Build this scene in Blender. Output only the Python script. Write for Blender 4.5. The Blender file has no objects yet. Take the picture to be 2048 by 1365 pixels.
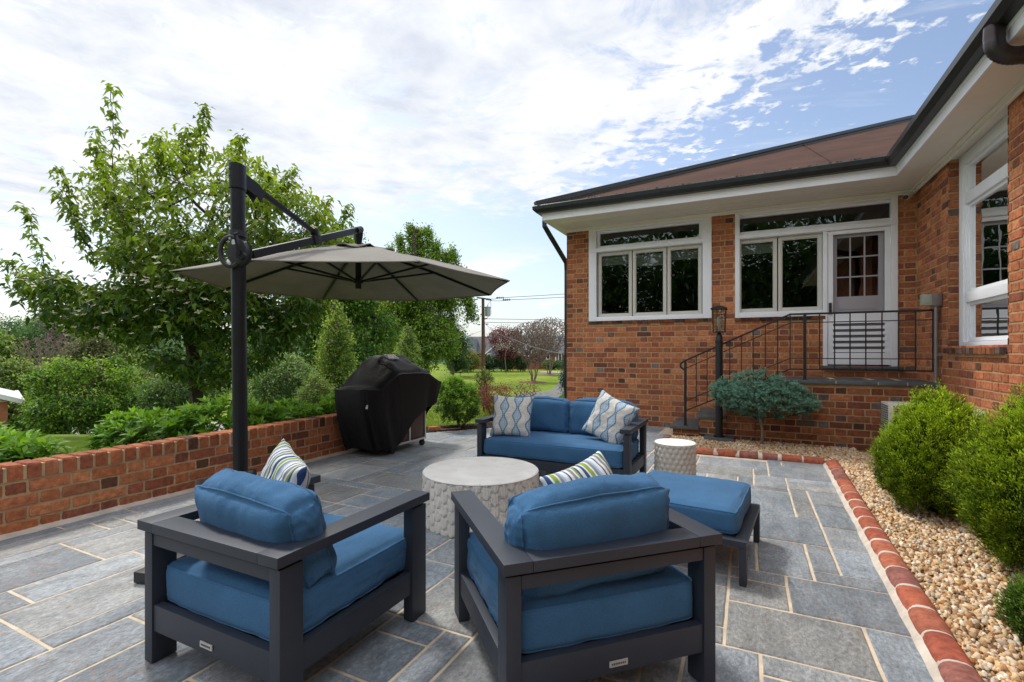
import bpy, bmesh, math, random
import numpy as np
from mathutils import Vector, Matrix, noise
random.seed(7); RNG = np.random.default_rng(7)
C = bpy.context.scene.collection
scn = bpy.context.scene
PI = math.pi
ANG = math.radians(26)                      # the house is turned 26 degrees to the camera axis
O = Vector((0.993, 8.81, 0.0))              # left front corner of the house on the ground
U = Vector((math.cos(ANG), -math.sin(ANG), 0)); V = Vector((math.sin(ANG), math.cos(ANG), 0))
def Hw(hx, hy, z=0.0): return O + U*hx + V*hy + Vector((0, 0, z))
def toH(x, y):
    d = Vector((x, y, 0)) - Vector((O.x, O.y, 0)); return d.dot(U), d.dot(V)
def srgb(r, g, b):
    f = lambda c: (c/255/12.92) if c/255 <= .04045 else ((c/255+.055)/1.055)**2.4
    return (f(r), f(g), f(b))
def sm(a, b, x):
    t = min(1, max(0, (x-a)/(b-a))); return t*t*(3-2*t)
def nz(x, y=0, z=0): return noise.noise(Vector((x, y, z)))

# ------------------------------------------------------------------ materials
def newmat(name):
    m = bpy.data.materials.new(name); m.use_nodes = True
    nt = m.node_tree; b = nt.nodes['Principled BSDF']; return m, nt, b
def N(nt, typ, **kw):
    n = nt.nodes.new(typ)
    for k, v in kw.items():
        if k in n.inputs.keys(): n.inputs[k].default_value = v
        else: setattr(n, k, v)
    return n
def coords(nt, scale=(1, 1, 1), obj=True):
    t = N(nt, 'ShaderNodeTexCoord'); mp = N(nt, 'ShaderNodeMapping'); mp.inputs['Scale'].default_value = scale
    nt.links.new(t.outputs['Object' if obj else 'Generated'], mp.inputs['Vector']); return mp.outputs['Vector']
def noise_node(nt, vec, scale, detail=4, rough=.55, dist=0.0):
    n = N(nt, 'ShaderNodeTexNoise'); n.inputs['Scale'].default_value = scale; n.inputs['Detail'].default_value = detail
    n.inputs['Roughness'].default_value = rough; n.inputs['Distortion'].default_value = dist
    nt.links.new(vec, n.inputs['Vector']); return n.outputs['Fac']
def ramp(nt, fac, stops):
    r = N(nt, 'ShaderNodeValToRGB'); e = r.color_ramp.elements
    while len(e) < len(stops): e.new(.5)
    for el, (p, c) in zip(e, stops):
        el.position = p; el.color = (*c, 1) if len(c) == 3 else c
    nt.links.new(fac, r.inputs['Fac']); return r.outputs['Color']
def mix(nt, a, b, fac, mode='MIX'):
    m = N(nt, 'ShaderNodeMix'); m.data_type = 'RGBA'; m.blend_type = mode
    for s, v in ((m.inputs[6], a), (m.inputs[7], b)):
        if isinstance(v, tuple): s.default_value = (*v, 1) if len(v) == 3 else v
        else: nt.links.new(v, s)
    if isinstance(fac, (int, float)): m.inputs[0].default_value = fac
    else: nt.links.new(fac, m.inputs[0])
    return m.outputs[2]
def mathn(nt, op, a, b=None, c=None):
    m = N(nt, 'ShaderNodeMath'); m.operation = op
    for i, v in enumerate((a, b, c)):
        if v is None: continue
        if isinstance(v, (int, float)): m.inputs[i].default_value = v
        else: nt.links.new(v, m.inputs[i])
    return m.outputs[0]
def bump(nt, b, h, strength=.3, dist=.01):
    n = N(nt, 'ShaderNodeBump'); n.inputs['Strength'].default_value = strength; n.inputs['Distance'].default_value = dist
    nt.links.new(h, n.inputs['Height']); nt.links.new(n.outputs['Normal'], b.inputs['Normal'])
def attr(nt, name='col'):
    a = N(nt, 'ShaderNodeAttribute'); a.attribute_name = name; return a.outputs['Color']
def simple(name, col, rough=.6, metal=0, var=.12, nscale=8, bstr=0.0, bscale=60, spec=.5):
    m, nt, b = newmat(name); v = coords(nt)
    f = noise_node(nt, v, nscale, 5, .6)
    c = ramp(nt, f, [(.25, tuple(x*(1-var) for x in col)), (.75, tuple(min(1, x*(1+var)) for x in col))])
    nt.links.new(c, b.inputs['Base Color']); b.inputs['Roughness'].default_value = rough; b.inputs['Metallic'].default_value = metal
    b.inputs['Specular IOR Level'].default_value = spec
    if bstr: bump(nt, b, noise_node(nt, v, bscale, 4, .6), bstr, .004)
    return m
def attrmat(name, rough=.9, nscale=30, var=(.65, 1.3), bstr=.5, bscale=90, bdist=.004, big=None, spec=.3):
    m, nt, b = newmat(name); v = coords(nt)
    f = noise_node(nt, v, nscale, 6, .65); w0 = ramp(nt, noise_node(nt, v, 1.7, 6, .65), [(.32, (.80, .79, .78)), (.6, (1.08, 1.08, 1.08))])
    c = mix(nt, mix(nt, attr(nt), w0, 1.0, 'MULTIPLY'), ramp(nt, f, [(.3, (var[0],)*3), (.7, (var[1],)*3)]), 1.0, 'MULTIPLY')
    if big:
        f2 = noise_node(nt, v, big[0], 3, .5); c = mix(nt, c, big[1], mathn(nt, 'MULTIPLY', mathn(nt, 'GREATER_THAN', f2, .55), big[2]))
    nt.links.new(c, b.inputs['Base Color']); b.inputs['Roughness'].default_value = rough
    b.inputs['Specular IOR Level'].default_value = spec
    bump(nt, b, noise_node(nt, v, bscale, 5, .7), bstr, bdist)
    return m
def leafmat(name, trans=.35, rough=.5, spec=.35):
    m, nt, b = newmat(name); c = attr(nt)
    nt.links.new(c, b.inputs['Base Color']); b.inputs['Roughness'].default_value = rough
    b.inputs['Specular IOR Level'].default_value = spec
    t = N(nt, 'ShaderNodeBsdfTranslucent'); hs = N(nt, 'ShaderNodeHueSaturation')
    hs.inputs['Value'].default_value = 1.5; hs.inputs['Saturation'].default_value = 1.1; hs.inputs['Hue'].default_value = .485
    nt.links.new(c, hs.inputs['Color']); nt.links.new(hs.outputs['Color'], t.inputs['Color'])
    mx = N(nt, 'ShaderNodeMixShader'); mx.inputs[0].default_value = trans
    out = nt.nodes['Material Output']
    nt.links.new(b.outputs[0], mx.inputs[1]); nt.links.new(t.outputs[0], mx.inputs[2]); nt.links.new(mx.outputs[0], out.inputs['Surface'])
    return m
M = {}
M['brick'] = attrmat('brick_clay', .88, 26, (.55, 1.35), .7, 120, .004)
M['brickfar'] = attrmat('brick_clay_far', .9, 3, (.8, 1.2), .2, 20)
def mortar(name, col):
    m, nt, b = newmat(name); v = coords(nt)
    c = ramp(nt, noise_node(nt, v, 7, 6, .7), [(.3, tuple(x*.7 for x in col)), (.7, tuple(x*1.15 for x in col))])
    nt.links.new(c, b.inputs['Base Color']); b.inputs['Roughness'].default_value = .95; b.inputs['Specular IOR Level'].default_value = .2
    bump(nt, b, noise_node(nt, v, 180, 4, .7), .6, .004); return m
M['mortar'] = mortar('mortar_tan', (.47, .31, .165))
M['mortar_w'] = mortar('mortar_wall', (.50, .37, .22))
M['joint'] = mortar('patio_joint', (.66, .54, .40))
M['whitewash'] = mortar('pale_mortar', (.60, .52, .44))
M['white'] = simple('white_paint', (.78, .79, .82), .45, var=.05, nscale=3, bstr=.08, bscale=40)
M['soffit'] = simple('soffit_paint', (.74, .71, .64), .6, var=.05, nscale=3)
M['cream'] = simple('cream_sash', (.56, .54, .48), .45, var=.05)
M['copper'] = simple('brown_metal_roof', (.066, .031, .021), .85, .0, .35, 1.6, .2, 6, .12)
M['gutter'] = simple('dark_green_gutter', (.018, .022, .022), .35, .3, .4, 12, .1)
M['bronze'] = simple('bronze_downspout', (.035, .026, .028), .35, .4, .25, 12)
M['slate'] = simple('slate_tread', (.085, .095, .10), .6, 0, .3, 9, .3, 30)
M['iron'] = simple('black_iron', (.006, .006, .007), .5, 0, .3, 20, .1)
M['lampblack'] = simple('black_post_paint', (.006, .007, .008), .5, .0, .3, 20)
M['doorgrey'] = simple('grey_door_paint', (.33, .31, .33), .5, 0, .05, 3)
M['screen'] = simple('insect_screen', (.12, .115, .12), .7, 0, .1, 3)
M['frame'] = simple('charcoal_aluminium', (.023, .029, .043), .5, .0, .12, 5, .12, 300)
M['umbrella_metal'] = simple('umbrella_black', (.009, .010, .013), .42, .0, .2, 10, .05, 200, .28)
M['plastic'] = simple('black_plastic', (.014, .014, .016), .5, 0, .2, 30, .2, 250)
M['rubber'] = simple('black_rubber', (.012, .012, .012), .7, 0, .2, 30)
M['steel'] = simple('brushed_steel', (.55, .55, .55), .35, .8, .1, 20)
M['plate'] = simple('silver_plate', (.55, .54, .52), .4, .5, .1, 60)
M['plate_text'] = simple('plate_lettering', (.06, .06, .06), .6)
M['cabinet'] = simple('brown_cabinet_panel', (.060, .022, .016), .35, .2, .2, 8)
M['conduit'] = simple('grey_conduit', (.20, .18, .18), .45, .3, .15, 15)
M['boxgrey'] = simple('pale_green_box', (.30, .33, .26), .5, 0, .1, 15)
M['acwhite'] = simple('white_unit_casing', (.56, .55, .50), .5, 0, .08, 8)
M['acdark'] = simple('unit_grille_dark', (.05, .05, .05), .6)
M['bark'] = simple('bark', (.11, .085, .065), .9, 0, .45, 14, .7, 40)
M['barkdark'] = simple('dark_bark', (.05, .037, .028), .9, 0, .45, 14, .7, 40)
M['barkpale'] = simple('pale_bark', (.24, .17, .12), .9, 0, .3, 14, .4, 40)
M['twigs'] = simple('bare_twigs', (.17, .12, .10), .9, 0, .3, 4)
M['leaf'] = leafmat('leaf_blades')
M['needle'] = leafmat('needle_sprays', .15, .65, .2)
M['glow'] = None
def glassmat(name, tint=(.8, .85, .85), rmin=.06):
    m, nt, b = newmat(name); nt.nodes.remove(b)
    fr = N(nt, 'ShaderNodeFresnel'); fr.inputs['IOR'].default_value = 1.55
    f = mathn(nt, 'MULTIPLY_ADD', fr.outputs[0], 1.0, rmin)
    tr = N(nt, 'ShaderNodeBsdfTransparent'); tr.inputs['Color'].default_value = (*tint, 1)
    gl = N(nt, 'ShaderNodeBsdfGlossy'); gl.inputs['Roughness'].default_value = .01; gl.inputs['Color'].default_value = (.9, .93, .95, 1)
    wv = noise_node(nt, coords(nt), 2.0, 2, .5)
    bn = N(nt, 'ShaderNodeBump'); bn.inputs['Strength'].default_value = .05; bn.inputs['Distance'].default_value = .05
    nt.links.new(wv, bn.inputs['Height']); nt.links.new(bn.outputs[0], gl.inputs['Normal'])
    mx = N(nt, 'ShaderNodeMixShader'); nt.links.new(f, mx.inputs[0]); nt.links.new(tr.outputs[0], mx.inputs[1]); nt.links.new(gl.outputs[0], mx.inputs[2])
    nt.links.new(mx.outputs[0], nt.nodes['Material Output'].inputs['Surface']); return m
M['glass'] = glassmat('window_glass', (.45, .5, .5), .03)
M['lampglass'] = glassmat('lamp_glass', (.9, .9, .85), .03)
M['interior'] = simple('dark_interior', (.075, .075, .068), .9)
M['blind'] = simple('woven_blind', (.60, .58, .46), .9, 0, .15, 20)
M['bulb'] = simple('frosted_bulb', (.7, .72, .68), .3)
def fabric(name, col, wrinkle=.25):
    m, nt, b = newmat(name); v = coords(nt)
    f = noise_node(nt, v, 3.5, 4, .6); f2 = noise_node(nt, v, 420, 2, .5)
    c = ramp(nt, f, [(.3, tuple(x*.86 for x in col)), (.72, tuple(x*1.12 for x in col))])
    c = mix(nt, c, ramp(nt, f2, [(.35, (.78,)*3), (.65, (1.16,)*3)]), 1.0, 'MULTIPLY')
    nt.links.new(c, b.inputs['Base Color']); b.inputs['Roughness'].default_value = .88
    b.inputs['Sheen Weight'].default_value = .05; b.inputs['Sheen Roughness'].default_value = .5
    b.inputs['Specular IOR Level'].default_value = .15
    h = mathn(nt, 'ADD', mathn(nt, 'MULTIPLY', f2, .12), noise_node(nt, v, 9, 5, .62, .6))
    bump(nt, b, h, wrinkle, .02); return m
M['blue'] = fabric('blue_canvas', (.045, .128, .250), .3)
M['canopy'] = fabric('taupe_canopy_cloth', (.225, .210, .186), .08)
M['cover'] = fabric('black_cover_cloth', (.0055, .0055, .006), .3)
M['cover'].node_tree.nodes['Principled BSDF'].inputs['Roughness'].default_value = .6
M['cover'].node_tree.nodes['Principled BSDF'].inputs['Specular IOR Level'].default_value = .25
M['cover'].node_tree.nodes['Principled BSDF'].inputs['Sheen Weight'].default_value = .0
def stripes(name):
    m, nt, b = newmat(name); t = N(nt, 'ShaderNodeTexCoord'); s = N(nt, 'ShaderNodeSeparateXYZ'); nt.links.new(t.outputs['Object'], s.inputs[0])
    x = mathn(nt, 'FRACT', mathn(nt, 'MULTIPLY_ADD', s.outputs[0], 5.2, 3.1))
    W_, G, Nv, Gy, Lb = (.62, .62, .60), (.22, .31, .06), (.035, .075, .19), (.21, .22, .24), (.30, .42, .55)
    r = N(nt, 'ShaderNodeValToRGB'); r.color_ramp.interpolation = 'CONSTANT'
    st = [(0, W_), (.10, Nv), (.20, W_), (.25, G), (.37, W_), (.42, Gy), (.50, Lb), (.56, W_), (.66, Nv), (.70, W_), (.78, Gy), (.86, W_), (.90, G), (.95, Nv)]
    e = r.color_ramp.elements
    while len(e) < len(st): e.new(.5)
    for el, (p, c) in zip(e, st): el.position = p; el.color = (*c, 1)
    nt.links.new(x, r.inputs[0]); nt.links.new(r.outputs[0], b.inputs['Base Color'])
    b.inputs['Roughness'].default_value = .85; b.inputs['Specular IOR Level'].default_value = .15
    bump(nt, b, noise_node(nt, coords(nt), 12, 4, .6, .5), .3, .02); return m
M['stripes'] = stripes('striped_canvas')
def ogee(name):
    m, nt, b = newmat(name); t = N(nt, 'ShaderNodeTexCoord'); s = N(nt, 'ShaderNodeSeparateXYZ'); nt.links.new(t.outputs['Object'], s.inputs[0])
    P = .135
    xx = mathn(nt, 'MULTIPLY_ADD', s.outputs[0], 1/P, 10.0); row = mathn(nt, 'FLOOR', xx)
    fx = mathn(nt, 'ABSOLUTE', mathn(nt, 'SUBTRACT', mathn(nt, 'FRACT', xx), .5))     # 0 centre .5 edge
    ph = mathn(nt, 'MULTIPLY', mathn(nt, 'MODULO', row, 2.0), PI)
    cy = mathn(nt, 'COSINE', mathn(nt, 'ADD', mathn(nt, 'MULTIPLY', s.outputs[1], 2*PI/.17), ph))
    edge = mathn(nt, 'MULTIPLY_ADD', cy, .125, .125)
    dd = mathn(nt, 'SUBTRACT', fx, edge)
    inside = mathn(nt, 'LESS_THAN', dd, 0)
    fine = mathn(nt, 'SINE', mathn(nt, 'MULTIPLY', mathn(nt, 'DIVIDE', fx, mathn(nt, 'ADD', edge, .06)), 26))
    incol = mix(nt, (.22, .33, .43), (.50, .57, .62), mathn(nt, 'MULTIPLY_ADD', fine, .5, .5))
    bands = mathn(nt, 'SINE', mathn(nt, 'MULTIPLY', s.outputs[1], 330))
    band = mix(nt, (.06, .14, .23), (.20, .32, .43), mathn(nt, 'MULTIPLY_ADD', bands, .5, .5))
    isband = mathn(nt, 'LESS_THAN', mathn(nt, 'ABSOLUTE', mathn(nt, 'SUBTRACT', dd, .055)), .052)
    c = mix(nt, (.60, .58, .54), incol, inside); c = mix(nt, c, band, isband)
    nf = noise_node(nt, coords(nt), 60, 3); c = mix(nt, c, ramp(nt, nf, [(.3, (.82,)*3), (.7, (1.12,)*3)]), 1.0, 'MULTIPLY')
    nt.links.new(c, b.inputs['Base Color']); b.inputs['Roughness'].default_value = .88; b.inputs['Specular IOR Level'].default_value = .15
    bump(nt, b, noise_node(nt, coords(nt), 12, 4, .6, .5), .3, .02); return m
M['ogee'] = ogee('patterned_canvas')
def stonemat():
    m, nt, b = newmat('bluestone'); v = coords(nt); vs = coords(nt, (1.0, .55, 1)); base = attr(nt)
    a = noise_node(nt, vs, 62, 10, .82, .25); c = mix(nt, base, ramp(nt, a, [(.34, (.45,)*3), (.5, (1.0,)*3), (.66, (1.6,)*3)]), 1.0, 'MULTIPLY')
    blot = noise_node(nt, v, 3.1, 7, .68, .5)
    c = mix(nt, c, ramp(nt, blot, [(.32, (.74, .79, .84)), (.5, (1, 1, 1)), (.68, (1.20, 1.18, 1.14))]), 1.0, 'MULTIPLY')
    lam = noise_node(nt, coords(nt, (1, .3, 1)), 7, 8, .75, 1.4); c = mix(nt, c, ramp(nt, lam, [(.4, (.82,)*3), (.6, (1.15,)*3)]), 1.0, 'MULTIPLY')
    # rust stains, iron veins and pale scratches
    r = noise_node(nt, v, 1.9, 8, .7, 1.6); rf = ramp(nt, r, [(.60, (0, 0, 0)), (.74, (.75,)*3)])
    c = mix(nt, c, (.26, .13, .055), rf)
    for sc, wd, st, col in ((.9, .0040, .7, (.36, .20, .10)), (2.3, .0045, .5, (.34, .22, .13)), (5.5, .006, .35, (.50, .48, .44))):
        ln = noise_node(nt, v, sc, 6, .62, 1.1); lv = mathn(nt, 'ABSOLUTE', mathn(nt, 'SUBTRACT', ln, .5))
        gate = ramp(nt, noise_node(nt, v, 1.3+sc*.3, 2), [(.48, (0, 0, 0)), (.60, (1, 1, 1))])
        c = mix(nt, c, col, mathn(nt, 'MULTIPLY', mathn(nt, 'MULTIPLY', ramp(nt, lv, [(.0, (1,)*3), (wd, (0, 0, 0))]), st), gate))
    nt.links.new(c, b.inputs['Base Color'])
    nt.links.new(ramp(nt, a, [(.35, (.34,)*3), (.65, (.66,)*3)]), b.inputs['Roughness']); b.inputs['Specular IOR Level'].default_value = .5
    h = mathn(nt, 'ADD', mathn(nt, 'ADD', a, mathn(nt, 'MULTIPLY', lam, 1.3)), mathn(nt, 'MULTIPLY', noise_node(nt, v, 3.5, 4), 1.5))
    bump(nt, b, h, .75, .012); return m
M['stone'] = stonemat()
def concretemat():
    m, nt, b = newmat('cast_concrete'); v = coords(nt)
    a = noise_node(nt, v, 5, 6, .6); c = ramp(nt, a, [(.3, (.66, .64, .60)), (.7, (.84, .82, .79))])
    ln = noise_node(nt, v, 3.1, 6, .6, 1.0); lv = mathn(nt, 'ABSOLUTE', mathn(nt, 'SUBTRACT', ln, .5)); rr = noise_node(nt, v, 2.2, 2)
    lf = mathn(nt, 'MULTIPLY', ramp(nt, lv, [(0, (1,)*3), (.012, (0, 0, 0))]), ramp(nt, rr, [(.5, (0, 0, 0)), (.6, (.5,)*3)]))
    c = mix(nt, c, (.30, .22, .16), lf)
    ga = N(nt, 'ShaderNodeAttribute'); ga.attribute_name = 'col'
    c = mix(nt, c, ga.outputs['Color'], 1.0, 'MULTIPLY')
    nt.links.new(c, b.inputs['Base Color']); b.inputs['Roughness'].default_value = .8
    bump(nt, b, noise_node(nt, v, 90, 4, .6), .15, .004); return m
M['concrete'] = concretemat()
def groundmat(name, cols, scale, b2=None, bs=.5):
    m, nt, b = newmat(name); v = coords(nt)
    a = noise_node(nt, v, scale, 8, .65); c = ramp(nt, a, [(.3, cols[0]), (.5, cols[1]), (.7, cols[2])])
    a2 = noise_node(nt, v, scale*.07, 4, .5); c = mix(nt, c, ramp(nt, a2, [(.35, (.7, .78, .6)), (.65, (1.25, 1.15, 1.1))]), 1.0, 'MULTIPLY')
    nt.links.new(c, b.inputs['Base Color']); b.inputs['Roughness'].default_value = .95; b.inputs['Specular IOR Level'].default_value = .1
    bump(nt, b, a, bs, .05); return m
M['lawn'] = groundmat('lawn_grass', [(.085, .14, .016), (.15, .215, .026), (.25, .30, .05)], 2.2)
M['asphalt'] = groundmat('asphalt', [(.13, .13, .14), (.17, .17, .18), (.22, .22, .22)], 30, bs=.2)
M['roadpale'] = groundmat('pale_road', [(.28, .27, .27), (.34, .33, .33), (.4, .39, .38)], 10, bs=.1)
M['soil'] = groundmat('mulch_soil', [(.012, .008, .006), (.025, .016, .012), (.05, .032, .022)], 60)
M['chips'] = attrmat('chips', .9, 60, (.8, 1.2), .2, 100)
M['gravelbase'] = groundmat('gravel_bed', [(.10, .055, .03), (.25, .15, .08), (.42, .30, .2)], 60)
M['hill'] = groundmat('far_hill', [(.10, .17, .20), (.12, .20, .22), (.14, .22, .24)], .01, bs=0)  # haze of distance painted into the bluish base colour
M['hillnear'] = groundmat('near_hill', [(.05, .09, .05), (.08, .13, .07), (.11, .17, .09)], .06, bs=0)
M['roofgrey'] = simple('grey_shingles', (.085, .085, .09), .9, 0, .3, 2)
M['roofbrown'] = simple('brown_shingles', (.06, .045, .04), .9, 0, .3, 2)
M['sidinggrey'] = simple('blue_grey_siding', (.13, .15, .18), .7)
M['whitefar'] = simple('white_trim_far', (.6, .6, .6), .6)
M['darkwin'] = simple('dark_far_window', (.02, .02, .025), .2)
M['polewood'] = simple('pole_timber', (.11, .055, .032), .85, 0, .3, 6, .4, 20)
M['transformer'] = simple('transformer_grey', (.30, .34, .34), .5, .2, .1, 8)
M['wire'] = simple('wire', (.12, .12, .12), .6)
M['fence'] = simple('fence_wood', (.10, .06, .04), .9, 0, .2, 6)
M['carpaint'] = simple('dark_car_paint', (.03, .035, .04), .3, .3)

# ------------------------------------------------------------------ mesh helpers
class MB:
    def __init__(s): s.v = []; s.f = []; s.c = []; s.cur = (1, 1, 1)
    def add(s, vs, fs, col=None):
        o = len(s.v); s.v += [tuple(p) for p in vs]; c = col or s.cur
        for f in fs: s.f.append(tuple(i+o for i in f)); s.c.append(c)
        return s
    def box(s, x0, x1, y0, y1, z0, z1, col=None):
        vs = [(x, y, z) for z in (z0, z1) for y in (y0, y1) for x in (x0, x1)]
        return s.add(vs, [(0, 2, 3, 1), (4, 5, 7, 6), (0, 1, 5, 4), (2, 6, 7, 3), (0, 4, 6, 2), (1, 3, 7, 5)], col)
    def tube(s, pts, r, n=8, col=None, cap=True, sq=None):
        pts = [Vector(p) for p in pts]; rs = r if isinstance(r, (list, tuple)) else [r]*len(pts)
        o = []; prev = None
        for i, p in enumerate(pts):
            d = (pts[min(i+1, len(pts)-1)]-pts[max(i-1, 0)])
            if d.length < 1e-9: d = Vector((0, 0, 1))
            d.normalize()
            ref = prev if prev is not None else (Vector((0, 0, 1)) if abs(d.z) < .9 else Vector((1, 0, 0)))
            a = (ref - d*ref.dot(d)).normalized(); b = d.cross(a); prev = a
            for k in range(n):
                t = 2*PI*(k+.5)/n
                if sq: o.append(p + a*math.copysign(sq[0], math.cos(t)) + b*math.copysign(sq[1], math.sin(t)))
                else: o.append(p + (a*math.cos(t)+b*math.sin(t))*rs[i])
        fs = [(i*n+k, i*n+(k+1) % n, (i+1)*n+(k+1) % n, (i+1)*n+k) for i in range(len(pts)-1) for k in range(n)]
        if cap: fs += [tuple(range(n))[::-1], tuple(range((len(pts)-1)*n, len(pts)*n))]
        return s.add(o, fs, col)
    def bar(s, a, b, w, h, col=None):          # rectangular bar, w sideways and h vertical half sizes
        return s.tube([a, b], 1, 4, col, sq=(h, w))
    def lathe(s, prof, n=24, cx=0, cy=0, col=None):
        o = [(cx+r*math.cos(2*PI*k/n), cy+r*math.sin(2*PI*k/n), z) for r, z in prof for k in range(n)]
        fs = [(i*n+k, i*n+(k+1) % n, (i+1)*n+(k+1) % n, (i+1)*n+k) for i in range(len(prof)-1) for k in range(n)]
        fs += [tuple(range(n))[::-1], tuple(range((len(prof)-1)*n, len(prof)*n))]
        return s.add(o, fs, col)
    def mesh(s, name, mat, org=(0, 0, 0), bev=0, smooth=False, seg=2):
        me = bpy.data.meshes.new(name)
        v = [(p[0]-org[0], p[1]-org[1], p[2]-org[2]) for p in s.v]
        me.from_pydata(v, [], s.f); 
        if any(c != (1, 1, 1) for c in s.c):
            at = me.color_attributes.new('col', 'FLOAT_COLOR', 'CORNER')
            cs = np.ones((len(me.loops), 4), dtype=np.float32); n = np.array([len(f) for f in s.f]); cs[:, :3] = np.repeat(np.array(s.c, dtype=np.float32), n, axis=0)
            at.data.foreach_set('color', cs.ravel())
        if bev:
            bm = bmesh.new(); bm.from_mesh(me)
            es = [e for e in bm.edges if len(e.link_faces) == 2 and e.calc_face_angle(0) > .5]
            bmesh.ops.bevel(bm, geom=es, offset=bev, segments=seg, profile=.7, affect='EDGES', clamp_overlap=True)
            bm.to_mesh(me); bm.free(); smooth = True
        me.materials.append(M[mat])
        if smooth:
            me.shade_smooth()
            me.set_sharp_from_angle(angle=math.radians(38))
        return me
    def build(s, name, mat, parent=None, org=None, bev=0, smooth=False, seg=2, **tags):
        if org is None: org = ORG.get(parent.name, (0, 0, 0)) if parent else (0, 0, 0)
        return link(name, s.mesh(name, mat, org, bev, smooth, seg), parent, **tags)
ORG = {}
def link(name, me, parent=None, **tags):
    o = bpy.data.objects.new(name, me); C.objects.link(o)
    if parent:
        o.parent = parent; ORG[o.name] = ORG.get(parent.name, (0, 0, 0))
    for k, v in tags.items(): o[k] = v
    return o
def tag(o, label, cat, group=None):
    o['label'] = label; o['category'] = cat
    if group: o['group'] = group
    return o
def thing(name, label, cat, org=(0, 0, 0), frame='W', group=None, rot=0):
    """an Empty at the thing's base; parts are given in the frame's own coordinates ('W' world, 'H' house, 'L' local)"""
    o = bpy.data.objects.new(name, None); C.objects.link(o); o.empty_display_size = .2
    if frame == 'H': o.location = Hw(*org); o.rotation_euler = (0, 0, -ANG); ORG[o.name] = org
    elif frame == 'W': o.location = org; ORG[o.name] = org
    else: o.location = org; o.rotation_euler = (0, 0, rot); ORG[o.name] = (0, 0, 0)
    return tag(o, label, cat, group)
def placeH(o, org=(0, 0, 0)):
    o.location = Hw(*org); o.rotation_euler = (0, 0, -ANG); return o
def copy_thing(root, loc, rot=None, label=None, scale=None):
    r = root.copy(); C.objects.link(r); r.location = loc
    if rot is not None: r.rotation_euler = (0, 0, rot)
    if scale: r.scale = scale
    if label: r['label'] = label
    for ch in list(root.children):
        c = ch.copy(); C.objects.link(c); c.parent = r
        for g in list(ch.children):
            d = g.copy(); C.objects.link(d); d.parent = c
    return r
def fastmesh(name, co, faces_n, idx, cols, mat):
    """co (V,3), all faces of faces_n corners, idx (F,n), cols (F,3)"""
    me = bpy.data.meshes.new(name); nf = len(idx)
    me.vertices.add(len(co)); me.vertices.foreach_set('co', np.asarray(co, dtype=np.float32).ravel())
    me.loops.add(nf*faces_n); me.loops.foreach_set('vertex_index', np.asarray(idx, dtype=np.int32).ravel())
    me.polygons.add(nf); me.polygons.foreach_set('loop_start', np.arange(0, nf*faces_n, faces_n, dtype=np.int32))
    me.update(calc_edges=True)
    at = me.color_attributes.new('col', 'FLOAT_COLOR', 'CORNER')
    c = np.ones((nf*faces_n, 4), dtype=np.float32); c[:, :3] = np.repeat(np.asarray(cols), faces_n, axis=0); at.data.foreach_set('color', c.ravel())
    me.materials.append(M[mat]); return me
# ------------------------------------------------------------------ foliage helpers
def unit(a): return a/np.maximum(np.linalg.norm(a, axis=1, keepdims=True), 1e-9)
def leaves(name, P, D, L, Wd, cols, mat='leaf', droop=.25, fold=.25):
    """P base points, D directions, L lengths, Wd widths; each leaf is a folded blade of four faces"""
    n = len(P); D = unit(D); r = RNG.normal(size=(n, 3)); S = unit(np.cross(D, r + np.array([0, 0, 2.0]))); Nn = np.cross(S, D)
    L = L.reshape(-1, 1); Wd = Wd.reshape(-1, 1)
    dz = np.array([0, 0, -1.0])*droop*L
    a = P; b = P + D*L*.4 + S*Wd*.5 + Nn*Wd*fold; c = P + D*L*.45 + dz*.2; d = P + D*L*.4 - S*Wd*.5 + Nn*Wd*fold
    e = P + D*L + dz
    co = np.stack([a, b, c, d, e], axis=1).reshape(-1, 3); o = (np.arange(n)*5).reshape(-1, 1)
    idx = np.concatenate([o+np.array([[0, 1, 2]]), o+np.array([[0, 2, 3]]), o+np.array([[1, 4, 2]]), o+np.array([[2, 4, 3]])], axis=1).reshape(-1, 3)
    return fastmesh(name, co, 3, idx, np.repeat(cols, 4, axis=0), mat)
def vary(base, n, dv=.3, tips=None, tipf=None):
    base = np.array(base); k = (1 + RNG.uniform(-dv, dv, (n, 1))); c = base*k
    c[:, 0] *= 1 + RNG.uniform(-.15, .25, n)
    if tips is not None: f = tipf.reshape(-1, 1); c = c*(1-f) + np.array(tips)*k*f
    return np.clip(c, 0.002, 1)
def skeleton(P, base, trunk, up=.35):
    """connect cluster points to the nearest earlier node; returns parents"""
    nodes = [Vector(t) for t in trunk]; par = [-1]+list(range(len(trunk)-1))
    A = np.array([tuple(x) for x in nodes]); b0 = np.array(trunk[-1])
    order = np.argsort(np.linalg.norm(P-b0, axis=1)); A = A.tolist()
    arr = np.zeros((len(A)+len(P), 3)); arr[:len(A)] = A; n = len(A)
    for i in order:
        d = arr[:n]-P[i]; dist = np.linalg.norm(d, axis=1) + up*np.maximum(0, arr[:n, 2]-P[i][2]+.05)*2
        j = int(np.argmin(dist)); arr[n] = P[i]; par.append(j); n += 1
    return arr[:n], par
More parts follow.
